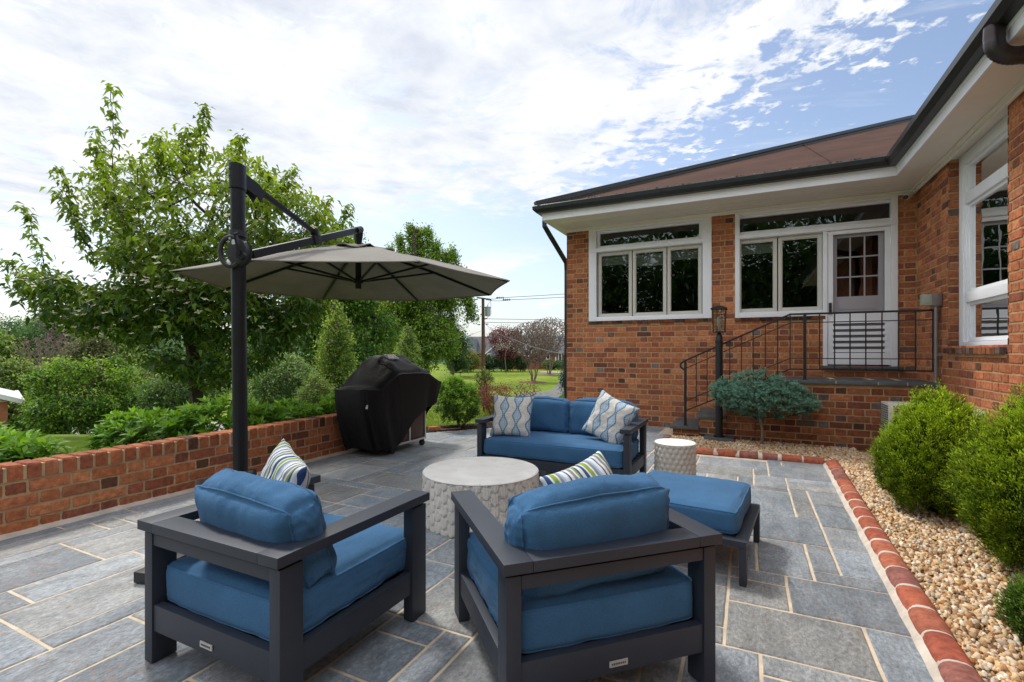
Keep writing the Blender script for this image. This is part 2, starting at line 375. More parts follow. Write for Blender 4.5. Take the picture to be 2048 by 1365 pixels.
def branches(arr, par, r0, rmin, n=5, sag=.0, maxseg=100000, power=.42):
    cnt = np.ones(len(arr))
    for i in range(len(arr)-1, 0, -1):
        if par[i] >= 0: cnt[par[i]] += cnt[i]
    R = rmin + (r0-rmin)*(cnt/cnt[0])**power; mb = MB()
    for i in range(1, len(arr)):
        p = par[i]
        if p < 0: continue
        a = Vector(arr[p]); b = Vector(arr[i]); m = (a+b)*.5 + Vector((nz(*(a*3)), nz(*(b*3)), nz(a.x*5, b.y*5)))*(b-a).length*.18
        mb.tube([a, m, b], [min(R[p], R[i]*1.5), (R[p]+R[i])*.5 if R[p] < 2*R[i] else R[i]*1.1, R[i]], n, cap=False)
    return mb
def inside_poly(x, z, poly):
    c = np.zeros(len(x), bool); j = len(poly)-1
    for i in range(len(poly)):
        xi, zi = poly[i]; xj, zj = poly[j]
        cond = ((zi > z) != (zj > z)) & (x < (xj-xi)*(z-zi)/(zj-zi+1e-12)+xi); c ^= cond; j = i
    return c
def ell_points(n, blobs, shell=.55):
    """points inside a union of ellipsoids (cx,cy,cz,rx,ry,rz), more of them near the surface"""
    w = np.array([b[3]*b[4]*b[5] for b in blobs])**.67; w = w/w.sum(); out = []; dep = []
    for b, k in zip(blobs, w):
        m = max(14, int(n*k)); d = unit(RNG.normal(size=(m, 3))); r = RNG.uniform(shell**3, 1, m)**(1/3)
        rr = r*(1+.16*np.array([nz(*(Vector(x)*2.6+Vector(b[:3]))) for x in d]))
        out.append(np.array(b[:3])+d*rr.reshape(-1, 1)*np.array(b[3:])); dep.append(r)
    return np.concatenate(out), np.concatenate(dep)
SUN = Vector((-.45, .35, .82)).normalized()
def make_tree(name, label, cat, base, trunk_h, blobs, ncl, per, leaf, col, tipcol, spread=.3, r0=.12, bark='bark', group=None, mat='leaf', shell=.5, droop=.25, upw=.2, rmin=.006, maxbr=700, tipk=1.0, leafmatname=None):
    t = thing(name, label, cat, base, 'W', group)
    zt = base[2]+trunk_h; P, dep = ell_points(ncl, blobs, shell)
    tr = [(base[0], base[1], base[2]-.05), (base[0]+r0*.3, base[1], base[2]+trunk_h*.5), (base[0], base[1], zt)]
    top = max(b[2]+b[5]*.5 for b in blobs)
    bb = max(blobs, key=lambda b: b[2]+b[5]); tr += [(base[0]*.6+bb[0]*.4, base[1], zt+(top-zt)*.4), (base[0]*.2+bb[0]*.8, base[1]*.5+bb[1]*.5, top)]
    sel = P if len(P) <= maxbr else P[RNG.choice(len(P), maxbr, replace=False)]
    arr, par = skeleton(sel, base, tr); branches(arr, par, r0, rmin).build('trunk', bark, t, smooth=True)
    n = len(P)*per; Q = np.repeat(P, per, axis=0); off = RNG.normal(size=(n, 3))*spread; cen = np.mean([b[:3] for b in blobs], axis=0)
    Q = Q+off; outd = unit(Q-cen); D = outd*.5+RNG.normal(size=(n, 3))*.55+np.array([0, 0, upw])
    lo = min(b[2]-b[5] for b in blobs); hi = max(b[2]+b[5] for b in blobs)
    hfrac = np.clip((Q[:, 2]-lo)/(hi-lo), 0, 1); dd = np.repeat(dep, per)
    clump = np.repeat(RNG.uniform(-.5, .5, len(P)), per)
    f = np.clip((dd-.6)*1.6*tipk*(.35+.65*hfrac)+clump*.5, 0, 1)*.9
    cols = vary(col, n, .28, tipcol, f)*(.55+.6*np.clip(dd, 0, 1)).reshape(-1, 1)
    L = leaf[0]*RNG.uniform(.7, 1.25, n); Wd = leaf[1]*RNG.uniform(.7, 1.2, n)
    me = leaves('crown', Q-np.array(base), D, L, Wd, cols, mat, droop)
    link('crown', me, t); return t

# ------------------------------------------------------------------ terrain
def T(x, y):
    if y < 5: y_ = 5
    else: y_ = y
    r = x/max(y_, 1)
    z = -.04 - 1.45*sm(9.5, 38, y) 
    A = 4.4*sm(6.5, 24, y); L = sm(-.17, -.44, r)
    z = z*(1-L) + (-.04-A*1.0)*L
    z += L*sm(60, 120, y)*(2.0+3.5*sm(-.5, -1.0, r))
    z -= (1-L)*sm(95, 200, y)*14 + L*sm(150, 260, y)*12
    if y < 7: z = -.04 + (-.15-.5*sm(0, 4, -x-3.4))*sm(-3.2, -4.2, x)*1.0 if x < -3.2 else -.04
    return z
def build_terrain():
    xs = sorted(set([round(-160+i*8, 2) for i in range(41)]+[round(-28+i*.8, 2) for i in range(66)])); ys = [-40, -25, -15, -10, -6, -3, 0, 2, 4, 5, 6, 7, 7.5, 8, 8.5, 9, 10, 11, 12, 13, 14, 15, 17, 19, 21, 23, 25, 27, 30, 33, 36, 40, 45, 50, 56, 62, 70, 78, 86, 95, 105, 120, 140, 170, 200, 260, 400, 700, 1500, 4000]
    mb = MB(); W = len(xs); vs = []
    for y in ys:
        for x in xs:
            X = x*(1 if y < 150 else y/150)
            vs.append((X, y, T(X, y)+(.04*nz(X*.2, y*.2) if y > 12 else 0)))
    mb.add(vs, [(j*W+i, j*W+i+1, (j+1)*W+i+1, (j+1)*W+i) for j in range(len(ys)-1) for i in range(W-1)])
    o = mb.build('ground', 'lawn', smooth=True); o['kind'] = 'structure'
build_terrain()
def strip(name, mat, pts, w, dz=.02):
    mb = MB(); vs = []
    pp = []
    for i in range(len(pts)-1):
        for k in range(6): f = k/6; pp.append((pts[i][0]*(1-f)+pts[i+1][0]*f, pts[i][1]*(1-f)+pts[i+1][1]*f, w[i]*(1-f)+w[i+1]*f))
    pp.append((*pts[-1], w[-1]))
    for i, (x, y, ww) in enumerate(pp):
        a = pp[max(i-1, 0)]; b = pp[min(i+1, len(pp)-1)]; d = Vector((b[0]-a[0], b[1]-a[1], 0)).normalized(); n = Vector((-d.y, d.x, 0))*ww*.5
        for q in (n, n*.33, n*-.33, -n): vs.append((x+q.x, y+q.y, T(x+q.x, y+q.y)+dz))
    mb.add(vs, [(i*4+k, i*4+k+1, (i+1)*4+k+1, (i+1)*4+k) for i in range(len(pp)-1) for k in range(3)])
    o = mb.build(name, mat, smooth=True); o['kind'] = 'structure'; return o
strip('driveway', 'asphalt', [(.35, 12.5), (.85, 15.8), (1.75, 21.5), (3.3, 30), (6.0, 46), (8.0, 60)], [1.5, 1.5, 1.7, 2.0, 2.8, 4], .05)
strip('forecourt', 'roadpale', [(3.5, 63), (8, 62), (20, 60)], [3, 5, 6], .06)
strip('road', 'roadpale', [(-60, 33), (-38, 34), (-26, 36), (-17, 37), (-6, 42)], [5, 5, 5, 5, 5], .06)
strip('side_road', 'roadpale', [(-46, 62), (-38, 50), (-34, 44), (-30, 38)], [4, 4, 4, 4], .07)
def hills():
    for name, mat, R, h0, amp, s, a0, a1, base in (('far_hills', 'hill', 3600, 120, 55, 3.1, -60, 60, -60), ('near_hills', 'hillnear', 700, 14, 9, 6.0, -60, 60, -40)):
        mb = MB(); vs = []; n = 160
        for i in range(n+1):
            a = math.radians(a0+(a1-a0)*i/n); t = i/n*s*3
            top = h0+amp*nz(t, 3.3, R)+amp*.35*nz(t*4, 1, R)+amp*.06*nz(t*40, 1, R)
            if name == 'near_hills': top = top*(.55+.9*sm(.45, .1, i/n))+3*nz(t*14, 5)
            for r, z in ((R*.8, base), (R*.93, base+(top-base)*.6), (R, top), (R*1.15, base)): vs.append((math.sin(a)*r, math.cos(a)*r, z))
        mb.add(vs, [(i*4+k, (i+1)*4+k, (i+1)*4+k+1, i*4+k+1) for i in range(n) for k in range(3)])
        o = mb.build(name, mat, smooth=True); o['kind'] = 'structure'
hills()

# ------------------------------------------------------------------ bricks
BC = [(.38, .130, .058), (.33, .105, .050), (.43, .155, .070), (.28, .088, .047), (.35, .135, .066), (.40, .135, .056), (.24, .082, .05), (.46, .18, .08)]
BD = [(.10, .045, .034), (.15, .085, .070), (.12, .055, .032), (.19, .15, .14), (.17, .065, .04)]
def bcol(k=1.0, dark=.10):
    c = random.choice(BD) if random.random() < dark else random.choice(BC); g = random.uniform(.85, 1.15)*k
    return tuple(x*g for x in c)
def brick(mb, fn, u0, u1, z0, z1, dep=.014, j=.0022, npt=2, col=None):
    """one brick face in the (u,z) plane of fn(u,z,depth)"""
    if not col: col = bcol()
    if u1-u0 < .012 or z1-z0 < .012: return
    ol = []; c = .005
    def jj(): return random.uniform(-j, j)
    for (a, b) in (((u0, z0), (u1, z0)), ((u1, z0), (u1, z1)), ((u1, z1), (u0, z1)), ((u0, z1), (u0, z0))):
        du, dz = b[0]-a[0], b[1]-a[1]; l = math.hypot(du, dz)
        for k in range(npt):
            f = (k+.5)/npt if npt > 1 else .5
            f = (c/l)+(1-2*c/l)*(k/(npt-1)) if npt > 1 else f
            ol.append((a[0]+du*f+jj(), a[1]+dz*f+jj()))
    n = len(ol); um = (u0+u1)/2; zm = (z0+z1)/2; e = .0035
    d0 = random.uniform(-.002, .002)
    fr = [fn(um+(p[0]-um)*(1-e/max(u1-u0, .02)*2), zm+(p[1]-zm)*(1-e/max(z1-z0, .02)*2), d0) for p in ol]
    md = [fn(p[0], p[1], d0+.004) for p in ol]
    bk = [fn(p[0], p[1], dep) for p in ol]
    mb.add(fr+md+bk, [tuple(range(n))] + [(i, n+i, n+(i+1) % n, (i+1) % n) for i in range(n)] + [(n+i, 2*n+i, 2*n+(i+1) % n, n+(i+1) % n) for i in range(n)], col or bcol())
def brickwork(mb, fn, u0, u1, z0, z1, holes=(), course=.0885, S=.234, Hd=.112, m=.0155, npt=2, j=.0022, k=1.0, dark=.075, seed=1, kfun=None):
    random.seed(seed); P = S+Hd+2*m; nrow = int(round((z1-z0)/course)); 
    for r in range(nrow):
        a = z0+r*course+m*.5; b = min(z0+(r+1)*course-m*.5, z1); x = u0-(P*.5 if r % 2 else 0)-.06; i = 0
        while x < u1:
            w = S if i % 2 == 0 else Hd; segs = [(max(x, u0), min(x+w, u1))]
            for (ha, hb, hz0, hz1) in holes:
                if b > hz0+.02 and a < hz1-.02:
                    ns = []
                    for (p, q) in segs:
                        if q <= ha or p >= hb: ns.append((p, q)); continue
                        if p < ha: ns.append((p, ha))
                        if q > hb: ns.append((hb, q))
                    segs = ns
            for p, q in segs:
                if q-p > .02: brick(mb, fn, p, q, a, b, npt=npt, j=j, col=bcol(k*(kfun((p+q)/2, (a+b)/2) if kfun else 1), dark*(1.5 if i % 2 else .25)))
            x += w+m; i += 1
def plane_with_holes(mb, fn, u0, u1, z0, z1, holes, d):
    us = sorted({u0, u1, *[h[0] for h in holes], *[h[1] for h in holes]}); zs = sorted({z0, z1, *[min(h[2], z1) for h in holes], *[min(h[3], z1) for h in holes]})
    us = [u for u in us if u0 <= u <= u1]; zs = [z for z in zs if z0 <= z <= z1]
    for a, b in zip(us, us[1:]):
        for c, e in zip(zs, zs[1:]):
            um, zm = (a+b)/2, (c+e)/2
            if any(h[0] < um < h[1] and h[2] < zm < h[3] for h in holes): continue
            mb.add([fn(a, c, d), fn(b, c, d), fn(b, e, d), fn(a, e, d)], [(0, 1, 2, 3)])

# ------------------------------------------------------------------ house
ZT = 3.45
house = thing('brick_house', 'red brick house with white eaves, dark gutters and a white screen door above the steps', 'house', (0, 0, 0), 'H')
W1 = (.42, 2.44, 1.79, ZT+.1); W2 = (2.78, 4.82, 1.78, ZT+.1); DR = (3.98, 4.82, 1.05, ZT+.1)
WX = 5.03; WW = (-2.57, -1.16, 1.30, ZT+.1)
ff = lambda u, z, d: (u, d, z)
fw = lambda u, z, d: (WX+d, u, z)
fs_ = lambda u, z, d: (d, -u, z)
mb = MB()
brickwork(mb, ff, 0, WX, 0, ZT, [W1, W2, DR], npt=2, seed=3)
brickwork(mb, fw, -10.5, 0, 0, ZT, [WW], npt=2, seed=5, k=1.12)
# window reveals of the wing recess and the side of the house
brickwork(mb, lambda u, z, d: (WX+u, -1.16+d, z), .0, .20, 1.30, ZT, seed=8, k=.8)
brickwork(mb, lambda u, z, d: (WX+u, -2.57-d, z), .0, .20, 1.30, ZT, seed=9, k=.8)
brickwork(mb, lambda u, z, d: (d, -u, z), -7, 0, -.1, ZT, seed=10)
# rowlock sills under the windows
for a, b, z in ((.42, 2.44, 1.79), (2.78, 3.98, 1.78)):
    x = a
    while x < b-.03:
        mb.box(x, min(x+.075, b), -.028, .06, z-.052, z-.004, bcol(.42, .3)); x += .086
y = -2.56
while y < -1.18:
    mb.box(WX-.05, WX+.1, y, min(y+.085, -1.165), 1.235, 1.296, bcol(.6, .4)); y += .095
mb.build('wall', 'brick', house)
mm = MB()
plane_with_holes(mm, ff, 0, WX+.03, -.1, ZT+.1, [W1, W2, DR], .006)
plane_with_holes(mm, fw, -10.5, .03, -.1, ZT+.1, [WW], .006)
mm.add([(WX+.009, -1.16+.009, 1.2), (WX+.2, -1.16+.009, 1.2), (WX+.2, -1.16+.009, ZT+.1), (WX+.009, -1.16+.009, ZT+.1)], [(0, 1, 2, 3)])
mm.add([(WX+.009, -2.57-.009, 1.2), (WX+.2, -2.57-.009, 1.2), (WX+.2, -2.57-.009, ZT+.1), (WX+.009, -2.57-.009, ZT+.1)], [(0, 1, 2, 3)])
mm.add([(.009, 0, -.1), (.009, 7, -.1), (.009, 7, ZT), (.009, 0, ZT)], [(0, 1, 2, 3)])
mm.box(.42, 2.44, .0, .12, 1.7, 1.775); mm.box(2.78, 3.98, .0, .12, 1.7, 1.765); mm.box(WX-.01, WX+.18, -2.56, -1.17, 1.2, 1.28)
mm.build('mortar', 'mortar', house)
# dark rooms
ir = MB()
ir.add([(.1, 3.2, 0), (4.95, 3.2, 0), (4.95, 3.2, 3.5), (.1, 3.2, 3.5), (.1, .14, 0), (4.95, .14, 0), (4.95, .14, 3.5), (.1, .14, 3.5)], [(0, 1, 2, 3), (0, 4, 7, 3), (1, 2, 6, 5), (3, 2, 6, 7)])
ir.add([(WX+3, -3.5, 0), (WX+3, -.2, 0), (WX+3, -.2, 3.5), (WX+3, -3.5, 3.5), (WX+.25, -3.5, 0), (WX+.25, -.2, 0), (WX+.25, -.2, 3.5), (WX+.25, -3.5, 3.5)], [(0, 1, 2, 3), (0, 4, 7, 3), (1, 2, 6, 5), (3, 2, 6, 7)])
ir.box(.1, 4.95, .14, 3.2, .95, 1.0); ir.box(WX+.25, WX+3, -3.5, -.2, .95, 1.0)
ir.build('interior', 'interior', house)
def ring(mb, a, b, c, d, w, y0, y1, tw=None, bw=None):
    tw = w if tw is None else tw; bw = w if bw is None else bw
    mb.box(a, a+w, y0, y1, c, d); mb.box(b-w, b, y0, y1, c, d); mb.box(a+w, b-w, y0, y1, d-tw, d); mb.box(a+w, b-w, y0, y1, c, c+bw)
def window_facade(a, b, z0, splits, right_casing, trans_only_to):
    mb = MB()
    # casing: side boards, sill board, transom rails
    mb.box(a, a+.125, -.022, .11, z0, ZT-.002)
    if right_casing: mb.box(b-.125, b, -.022, .11, z0, ZT-.002)
    e = b-(.125 if right_casing else 0)
    mb.box(a+.125, e, -.022, .11, z0, z0+.075)
    mb.box(a+.06, b-.06, -.012, .10, z0+.03, z0+.045)
    return mb
f1 = MB()
f1.box(.42, .555, -.022, .11, 1.79, ZT-.002); f1.box(2.305, 2.44, -.022, .11, 1.79, ZT-.002)
f1.box(.555, 2.305, -.022, .11, 1.79, 1.862); f1.box(.42+.001, 2.439, -.030, .0, 3.005, 3.062); f1.box(.555, 2.305, .0, .11, 3.0, 3.085)
f1.box(.555, 2.305, -.022, .11, 3.375, ZT-.002); f1.box(.555, .61, .03, .11, 3.085, 3.375); f1.box(2.25, 2.305, .03, .11, 3.085, 3.375)
f1.box(.61, 2.25, .03, .11, 3.085, 3.115); f1.box(.61, 2.25, .03, .11, 3.335, 3.375)
w1 = f1.build('window', 'white', house, bev=.004)
def sash(par, a, b, c, d, y0=.05, w=.045, mat='cream'):
    m_ = MB(); ring(m_, a, b, c, d, w, y0, y0+.045); ring(m_, a+w, b-w, c+w, d-w, .012, y0+.012, y0+.035); m_.build('sash', mat, par, bev=.003)
    g = MB(); g.add([(a+w, y0+.024, c+w), (b-w, y0+.024, c+w), (b-w, y0+.024, d-w), (a+w, y0+.024, d-w)], [(0, 1, 2, 3)]); g.build('pane', 'glass', par)
for a, b in ((.575, 1.165), (1.180, 1.738), (1.753, 2.29)): sash(w1, a, b, 1.865, 2.995)
g = MB(); g.add([(.61, .07, 3.115), (2.25, .07, 3.115), (2.25, .07, 3.335), (.61, .07, 3.335)], [(0, 1, 2, 3)]); g.build('pane', 'glass', w1)
for a, b, zb in ((.62, 1.13, 2.78), (1.22, 1.70, 2.72), (1.79, 2.26, 2.78)):
    bl = MB()
    for k in range(4): bl.box(a, b, .115, .13-.004*k, zb+k*.05, zb+k*.05+.047)
    bl.build('blind', 'blind', w1)
f2 = MB()
f2.box(2.78, 2.845, -.022, .11, 1.78, ZT-.002); f2.box(4.745, 4.82, -.022, .11, 1.05, ZT-.002)
f2.box(2.845, 3.945, -.022, .11, 1.78, 1.862); f2.box(2.781, 4.79, -.030, .0, 3.005, 3.062); f2.box(2.845, 4.745, .0, .11, 3.0, 3.085)
f2.box(2.845, 4.745, -.022, .11, 3.375, ZT-.002); f2.box(2.845, 4.745, .03, .11, 3.085, 3.12); f2.box(2.845, 4.745, .03, .11, 3.335, 3.375)
f2.box(3.945, 4.00, -.022, .11, 1.05, 3.003)
w2 = f2.build('window', 'white', house, bev=.004)
for a, b in ((2.80+.01, 3.36), (3.375, 3.94)): sash(w2, a, b, 1.865, 2.995)
g = MB(); g.add([(2.85, .07, 3.115), (4.745, .07, 3.115), (4.745, .07, 3.335), (2.85, .07, 3.335)], [(0, 1, 2, 3)]); g.build('pane', 'glass', w2)
bl = MB()
for k in range(4): bl.box(2.86, 3.32, .115, .13-.004*k, 2.78+k*.05, 2.78+k*.05+.047)
bl.build('blind', 'blind', w2)
# screen door and the panelled door behind it
dm = MB(); a, b = 4.005, 4.742
dm.box(a, a+.065, -.005, .03, 1.07, 2.995); dm.box(b-.065, b, -.005, .03, 1.07, 2.995)
dm.box(a+.065, b-.065, -.005, .03, 2.945, 2.995); dm.box(a+.065, b-.065, -.005, .03, 1.07, 1.235); dm.box(a+.065, b-.065, -.005, .03, 1.70, 1.825)
door = dm.build('screen_door', 'white', house, bev=.003)
for k in range(6):
    s = MB(); z = 1.245+k*.083; s.box(a+.045, b-.03, -.012, .012, z, z+.043); s.build('louvre', 'white', door)
s = MB(); s.add([(a+.065, .012, 1.235), (b-.065, .012, 1.235), (b-.065, .012, 1.70), (a+.065, .012, 1.70)], [(0, 1, 2, 3)]); s.build('lower_screen', 'screen', door)
s = MB(); s.box(a+.012, a+.045, -.035, -.005, 1.80, 1.96); s.tube([(a+.03, -.03, 1.92), (a+.03, -.07, 1.92), (a+.03, -.07, 1.83)], .008, 8); s.build('handle', 'bronze', door, bev=.004)
for z in (1.25, 1.95, 2.75):
    s = MB(); s.box(b-.004, b+.022, -.018, .002, z, z+.09); s.tube([(b+.002, -.02, z), (b+.002, -.02, z+.09)], .007, 6); s.build('hinge', 'white', door)
idm = MB(); ia, ib = 4.075, 4.68
idm.box(ia, ib, .06, .075, 1.07, 2.05); idm.box(ia, 4.125, .06, .075, 2.05, 2.95); idm.box(4.615, ib, .06, .075, 2.05, 2.95); idm.box(4.125, 4.615, .06, .075, 2.90, 2.95)
for xx in (4.285, 4.455): idm.box(xx-.010, xx+.010, .058, .073, 2.05, 2.90)
for zz in (2.33, 2.615): idm.box(4.125, 4.275, .058, .073, zz-.010, zz+.010); idm.box(4.295, 4.445, .058, .073, zz-.010, zz+.010); idm.box(4.465, 4.615, .058, .073, zz-.010, zz+.010)
idm.box(4.14, 4.60, .052, .06, 1.86, 1.98)
idr = idm.build('inner_door', 'doorgrey', house, bev=.002)
g = MB(); g.add([(4.125, .068, 2.05), (4.615, .068, 2.05), (4.615, .068, 2.90), (4.125, .068, 2.90)], [(0, 1, 2, 3)]); g.build('pane', 'glass', idr)
s = MB(); s.box(3.93, 4.87, -.10, .08, 1.015, 1.048); s.build('door_sill', 'slate', house, bev=.006)
# wing window, parallel to the wing wall, set back in the brickwork
wm = MB(); X0 = WX+.10
def ybox(m_, y0, y1, x0, x1, z0, z1): m_.box(x0, x1, y0, y1, z0, z1)
ybox(wm, -1.28, -1.165, X0-.01, X0+.10, 1.305, ZT-.002); ybox(wm, -2.565, -2.45, X0-.01, X0+.10, 1.305, ZT-.002)
ybox(wm, -2.45, -1.28, X0-.01, X0+.10, 1.305, 1.365); ybox(wm, -2.45, -1.28, X0-.01, X0+.10, 3.33, ZT-.002)
ybox(wm, -1.32, -1.28, X0+.01, X0+.10, 1.365, 3.33); ybox(wm, -2.45, -2.41, X0+.01, X0+.10, 1.365, 3.33)
ybox(wm, -2.41, -1.32, X0-.005, X0+.10, 2.885, 2.99); ybox(wm, -2.41, -1.32, X0-.005, X0+.10, 1.80, 1.90)
w3 = wm.build('window', 'white', house, bev=.004)
for z0, z1 in ((1.37, 1.80), (1.90, 2.885), (2.99, 3.33)):
    s = MB(); y0, y1 = -2.41, -1.32
    ybox(s, y0, y0+.04, X0+.025, X0+.07, z0, z1); ybox(s, y1-.04, y1, X0+.025, X0+.07, z0, z1); ybox(s, y0+.04, y1-.04, X0+.025, X0+.07, z0, z0+.04); ybox(s, y0+.04, y1-.04, X0+.025, X0+.07, z1-.035, z1)
    s.build('sash', 'white', w3, bev=.003)
    g = MB(); g.add([(X0+.045, y0+.04, z0+.04), (X0+.045, y1-.04, z0+.04), (X0+.045, y1-.04, z1-.035), (X0+.045, y0+.04, z1-.035)], [(0, 1, 2, 3)]); g.build('pane', 'glass', w3)
s = MB(); s.box(WX+.2, WX+2.9, -2.3, -2.24, 1.0, 3.4); s.build('inner_pillar', 'interior', house)
# eaves: soffit, frieze, fascia, gutter
EF = -.80; EW = 4.65; EL = -.12
sf = MB()
sf.add([(EL, EF, ZT+.004), (EW, EF, ZT+.004), (EW, 0.1, ZT+.004), (EL, .1, ZT+.004)], [(3, 2, 1, 0)])
sf.add([(EL, .1, ZT+.004), (0.02, .1, ZT+.004), (.02, 7.3, ZT+.004), (EL, 7.3, ZT+.004)], [(0, 1, 2, 3)])
sf.add([(EW, -10.6, ZT+.004), (WX+.2, -10.6, ZT+.004), (WX+.2, .1, ZT+.004), (EW, .1, ZT+.004)], [(0, 1, 2, 3)])
sf.build('soffit', 'soffit', house)
fr = MB(); fr.box(0.0, WX-.02, -.045, -.0255, ZT-.05, ZT); fr.box(0, WX-.03, -.075, -.046, ZT-.022, ZT+.001)
fr.box(WX-.05, WX-.0255, -10.5, -.05, ZT-.05, ZT); fr.box(WX-.09, WX-.051, -10.5, -.08, ZT-.022, ZT+.001)
for k, yy in enumerate((-.16, -.26, -.36, -.46)): fr.box(EL+.1, EW-.0, yy, yy+.012, ZT-.004, ZT+.002)
fr.build('frieze', 'soffit', house, bev=.004)
fa = MB()
fa.box(EL, EW, EF-.022, EF, ZT, ZT+.13); fa.box(EW-.022, EW, -10.6, EF-.022, ZT, ZT+.13); fa.box(EL-.022, EL, EF-.022, 7.3, ZT, ZT+.13)
fa.box(EL-.03, EW-.03, EF-.036, EF-.0225, ZT+.09, ZT+.12); fa.box(EW-.036, EW-.0225, -10.6, EF-.036, ZT+.09, ZT+.12)
fa.build('fascia', 'white', house, bev=.003)
def gut(pts, out):      # K style gutter swept along pts; out = outward unit vector per point pair
    prof = [(0, .0), (.075, .0), (.12, .045), (.125, .10), (.11, .115), (.105, .10), (.10, .05), (.07, .015), (.0, .015)]
    m_ = MB(); n = len(prof); vs = []
    for p, o_ in zip(pts, out):
        for a_, z_ in prof: vs.append((p[0]+o_[0]*a_, p[1]+o_[1]*a_, p[2]+z_))
    m_.add(vs, [(i*n+k, i*n+k+1, (i+1)*n+k+1, (i+1)*n+k) for i in range(len(pts)-1) for k in range(n-1)]+[tuple(range(n)), tuple(range((len(pts)-1)*n, len(pts)*n))[::-1]])
    return m_
gp = [(EL, 7.3), (EL, EF-.02), (EW-.02, EF-.02), (EW-.02, -10.6)]; zz = ZT+.115
gm = gut([(EL-.02, 7.3, zz), (EL-.02, EF-.036, zz), (EW-.036, EF-.036, zz), (EW-.036, -10.6, zz)], [(-1, 0), (-1, -1), (-1, -1), (-1, 0)])
gutter = gm.build('gutter', 'gutter', house, smooth=True)
lm = MB(); random.seed(4)
for k in range(260):       # leaf litter caught on the gutter lip
    x = random.uniform(0.2, 4.4); lm.box(x, x+random.uniform(.008, .03), EF-.10-random.uniform(0, .05), EF-.09, zz+.10, zz+.116+random.uniform(0, .012), random.choice([(.05, .03, .02), (.3, .25, .2), (.1, .06, .04)]))
lt = lm.build('leaf_litter', 'chips', gutter); lt['kind'] = 'stuff'
# downspouts
d1 = MB(); d1.tube([(EL-.09, -.55, zz), (EL-.09, -.55, ZT-.02), (EL-.05, -.40, ZT-.15), (-.05, .10, ZT-.55), (-.05, .14, ZT-.7), (-.05, .14, 0.05)], .045, 4); d1.build('downspout', 'gutter', house)
def corr(pts, r):       # corrugated bend
    m_ = MB(); m_.tube(pts, [r*(1+.05*(i % 2)) for i in range(len(pts))], 12); return m_
dp = [(4.55, -3.72, zz+.02), (4.55, -3.72, zz-.06)]
for k in range(22):
    t = k/21*PI/2; dp.append((4.55+.13*(1-math.cos(t)), -3.72, zz-.09-.13*math.sin(t)))
dp += [(4.68+i*.02, -3.72, zz-.22-.004*i) for i in range(1, 15)] + [(5.0, -3.72, zz-.34), (5.0, -3.72, 0.1)]
corr(dp, .058).build('downspout', 'bronze', house, smooth=True)
# roof planes
tp = math.tan(math.radians(23.9)); zr = ZT+.20
def rz(d): return zr+d*tp
rf = MB(); yA = EF-.10; xA = EL-.10; xW = EW-.10
L_ = 7.2
rf.add([(xA, yA, zr), (xW, yA, zr), (xW+L_+1.5, yA+L_+1.5, rz(L_+1.5)), (xA+L_, yA+L_, rz(L_))], [(0, 1, 2, 3)])
rf.add([(xA, yA, zr), (xA+L_, yA+L_, rz(L_)), (xA+L_, 14, rz(L_)), (xA, 14, zr)], [(0, 1, 2, 3)])
rf.add([(xW, yA, zr), (xW, -10.8, zr), (xW+L_, -10.8, rz(L_)), (xW+L_+1.5, yA+L_+1.5, rz(L_+1.5))], [(0, 1, 2, 3)])
rf.add([(xA, yA, zr), (xA, yA+.0, zr-.07), (xW, yA, zr-.07), (xW, yA, zr)], [(0, 1, 2, 3)])
roof = rf.build('roof', 'copper', house)
for xx in (4.0,):
    sm_ = MB(); n0 = Vector((xx, yA+.02, zr+.01)); d_ = min(max(xx-xA, .1), 7); sm_.tube([n0, (xx, yA+d_, rz(d_)+.012)], .008, 4); sm_.build('seam', 'copper', roof)
hc = MB(); hc.tube([(xA-.01, yA-.01, zr+.075), (xA+L_, yA+L_, rz(L_)+.075)], 1, 4, sq=(.030, .05)); hc.tube([(xA+.06, yA+.06, zr+.01), (xA+.06+L_, yA+.06+L_, rz(L_)+.02)], 1, 4, sq=(.055, .015)); hc.build('hip_cap', 'gutter', roof)
# foundation vent
s = MB(); s.box(WX-.012, WX-.002, -2.15, -1.85, .52, .68); s.build('foundation_vent', 'acwhite', house, bev=.003)

# ------------------------------------------------------------------ landing and steps
steps = thing('entrance_steps', 'brick steps and landing with dark slate treads leading up to the screen door', 'steps', (2.0, -.95, 0), 'H')
LY = -.93; run = .36; sx = 1.97; rise = .176
bm_ = MB(); m2 = MB()
for i in range(4):
    x0 = sx+i*run; z0 = i*rise; z1 = (i+1)*rise-.045
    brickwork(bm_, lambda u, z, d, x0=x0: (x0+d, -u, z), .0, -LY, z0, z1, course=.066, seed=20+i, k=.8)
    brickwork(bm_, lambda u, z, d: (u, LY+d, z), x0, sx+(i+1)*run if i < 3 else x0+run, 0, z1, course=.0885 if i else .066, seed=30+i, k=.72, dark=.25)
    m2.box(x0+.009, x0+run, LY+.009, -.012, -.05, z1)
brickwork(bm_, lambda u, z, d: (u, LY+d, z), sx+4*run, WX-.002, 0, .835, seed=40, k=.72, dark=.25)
m2.box(sx+4*run, WX-.003, LY+.009, -.012, -.05, .833)
bm_.build('brick_face', 'brick', steps); m2.build('core', 'mortar', steps)
for i in range(4):
    t_ = MB(); t_.box(sx+i*run-.035, sx+(i+1)*run-.002, LY-.04, -.014, (i+1)*rise-.043, (i+1)*rise); t_.build('tread', 'slate', steps, bev=.006)
lx = [sx+4*run-.035, 3.98, 4.42, 4.71, WX-.004]
for a, b in zip(lx, lx[1:]):
    t_ = MB(); t_.box(a, b-.012, LY-.04, -.5, .837, .882); t_.box(a+.08, b-.012, -.49, -.014, .837, .882); t_.build('slate_slab', 'slate', steps, bev=.006)
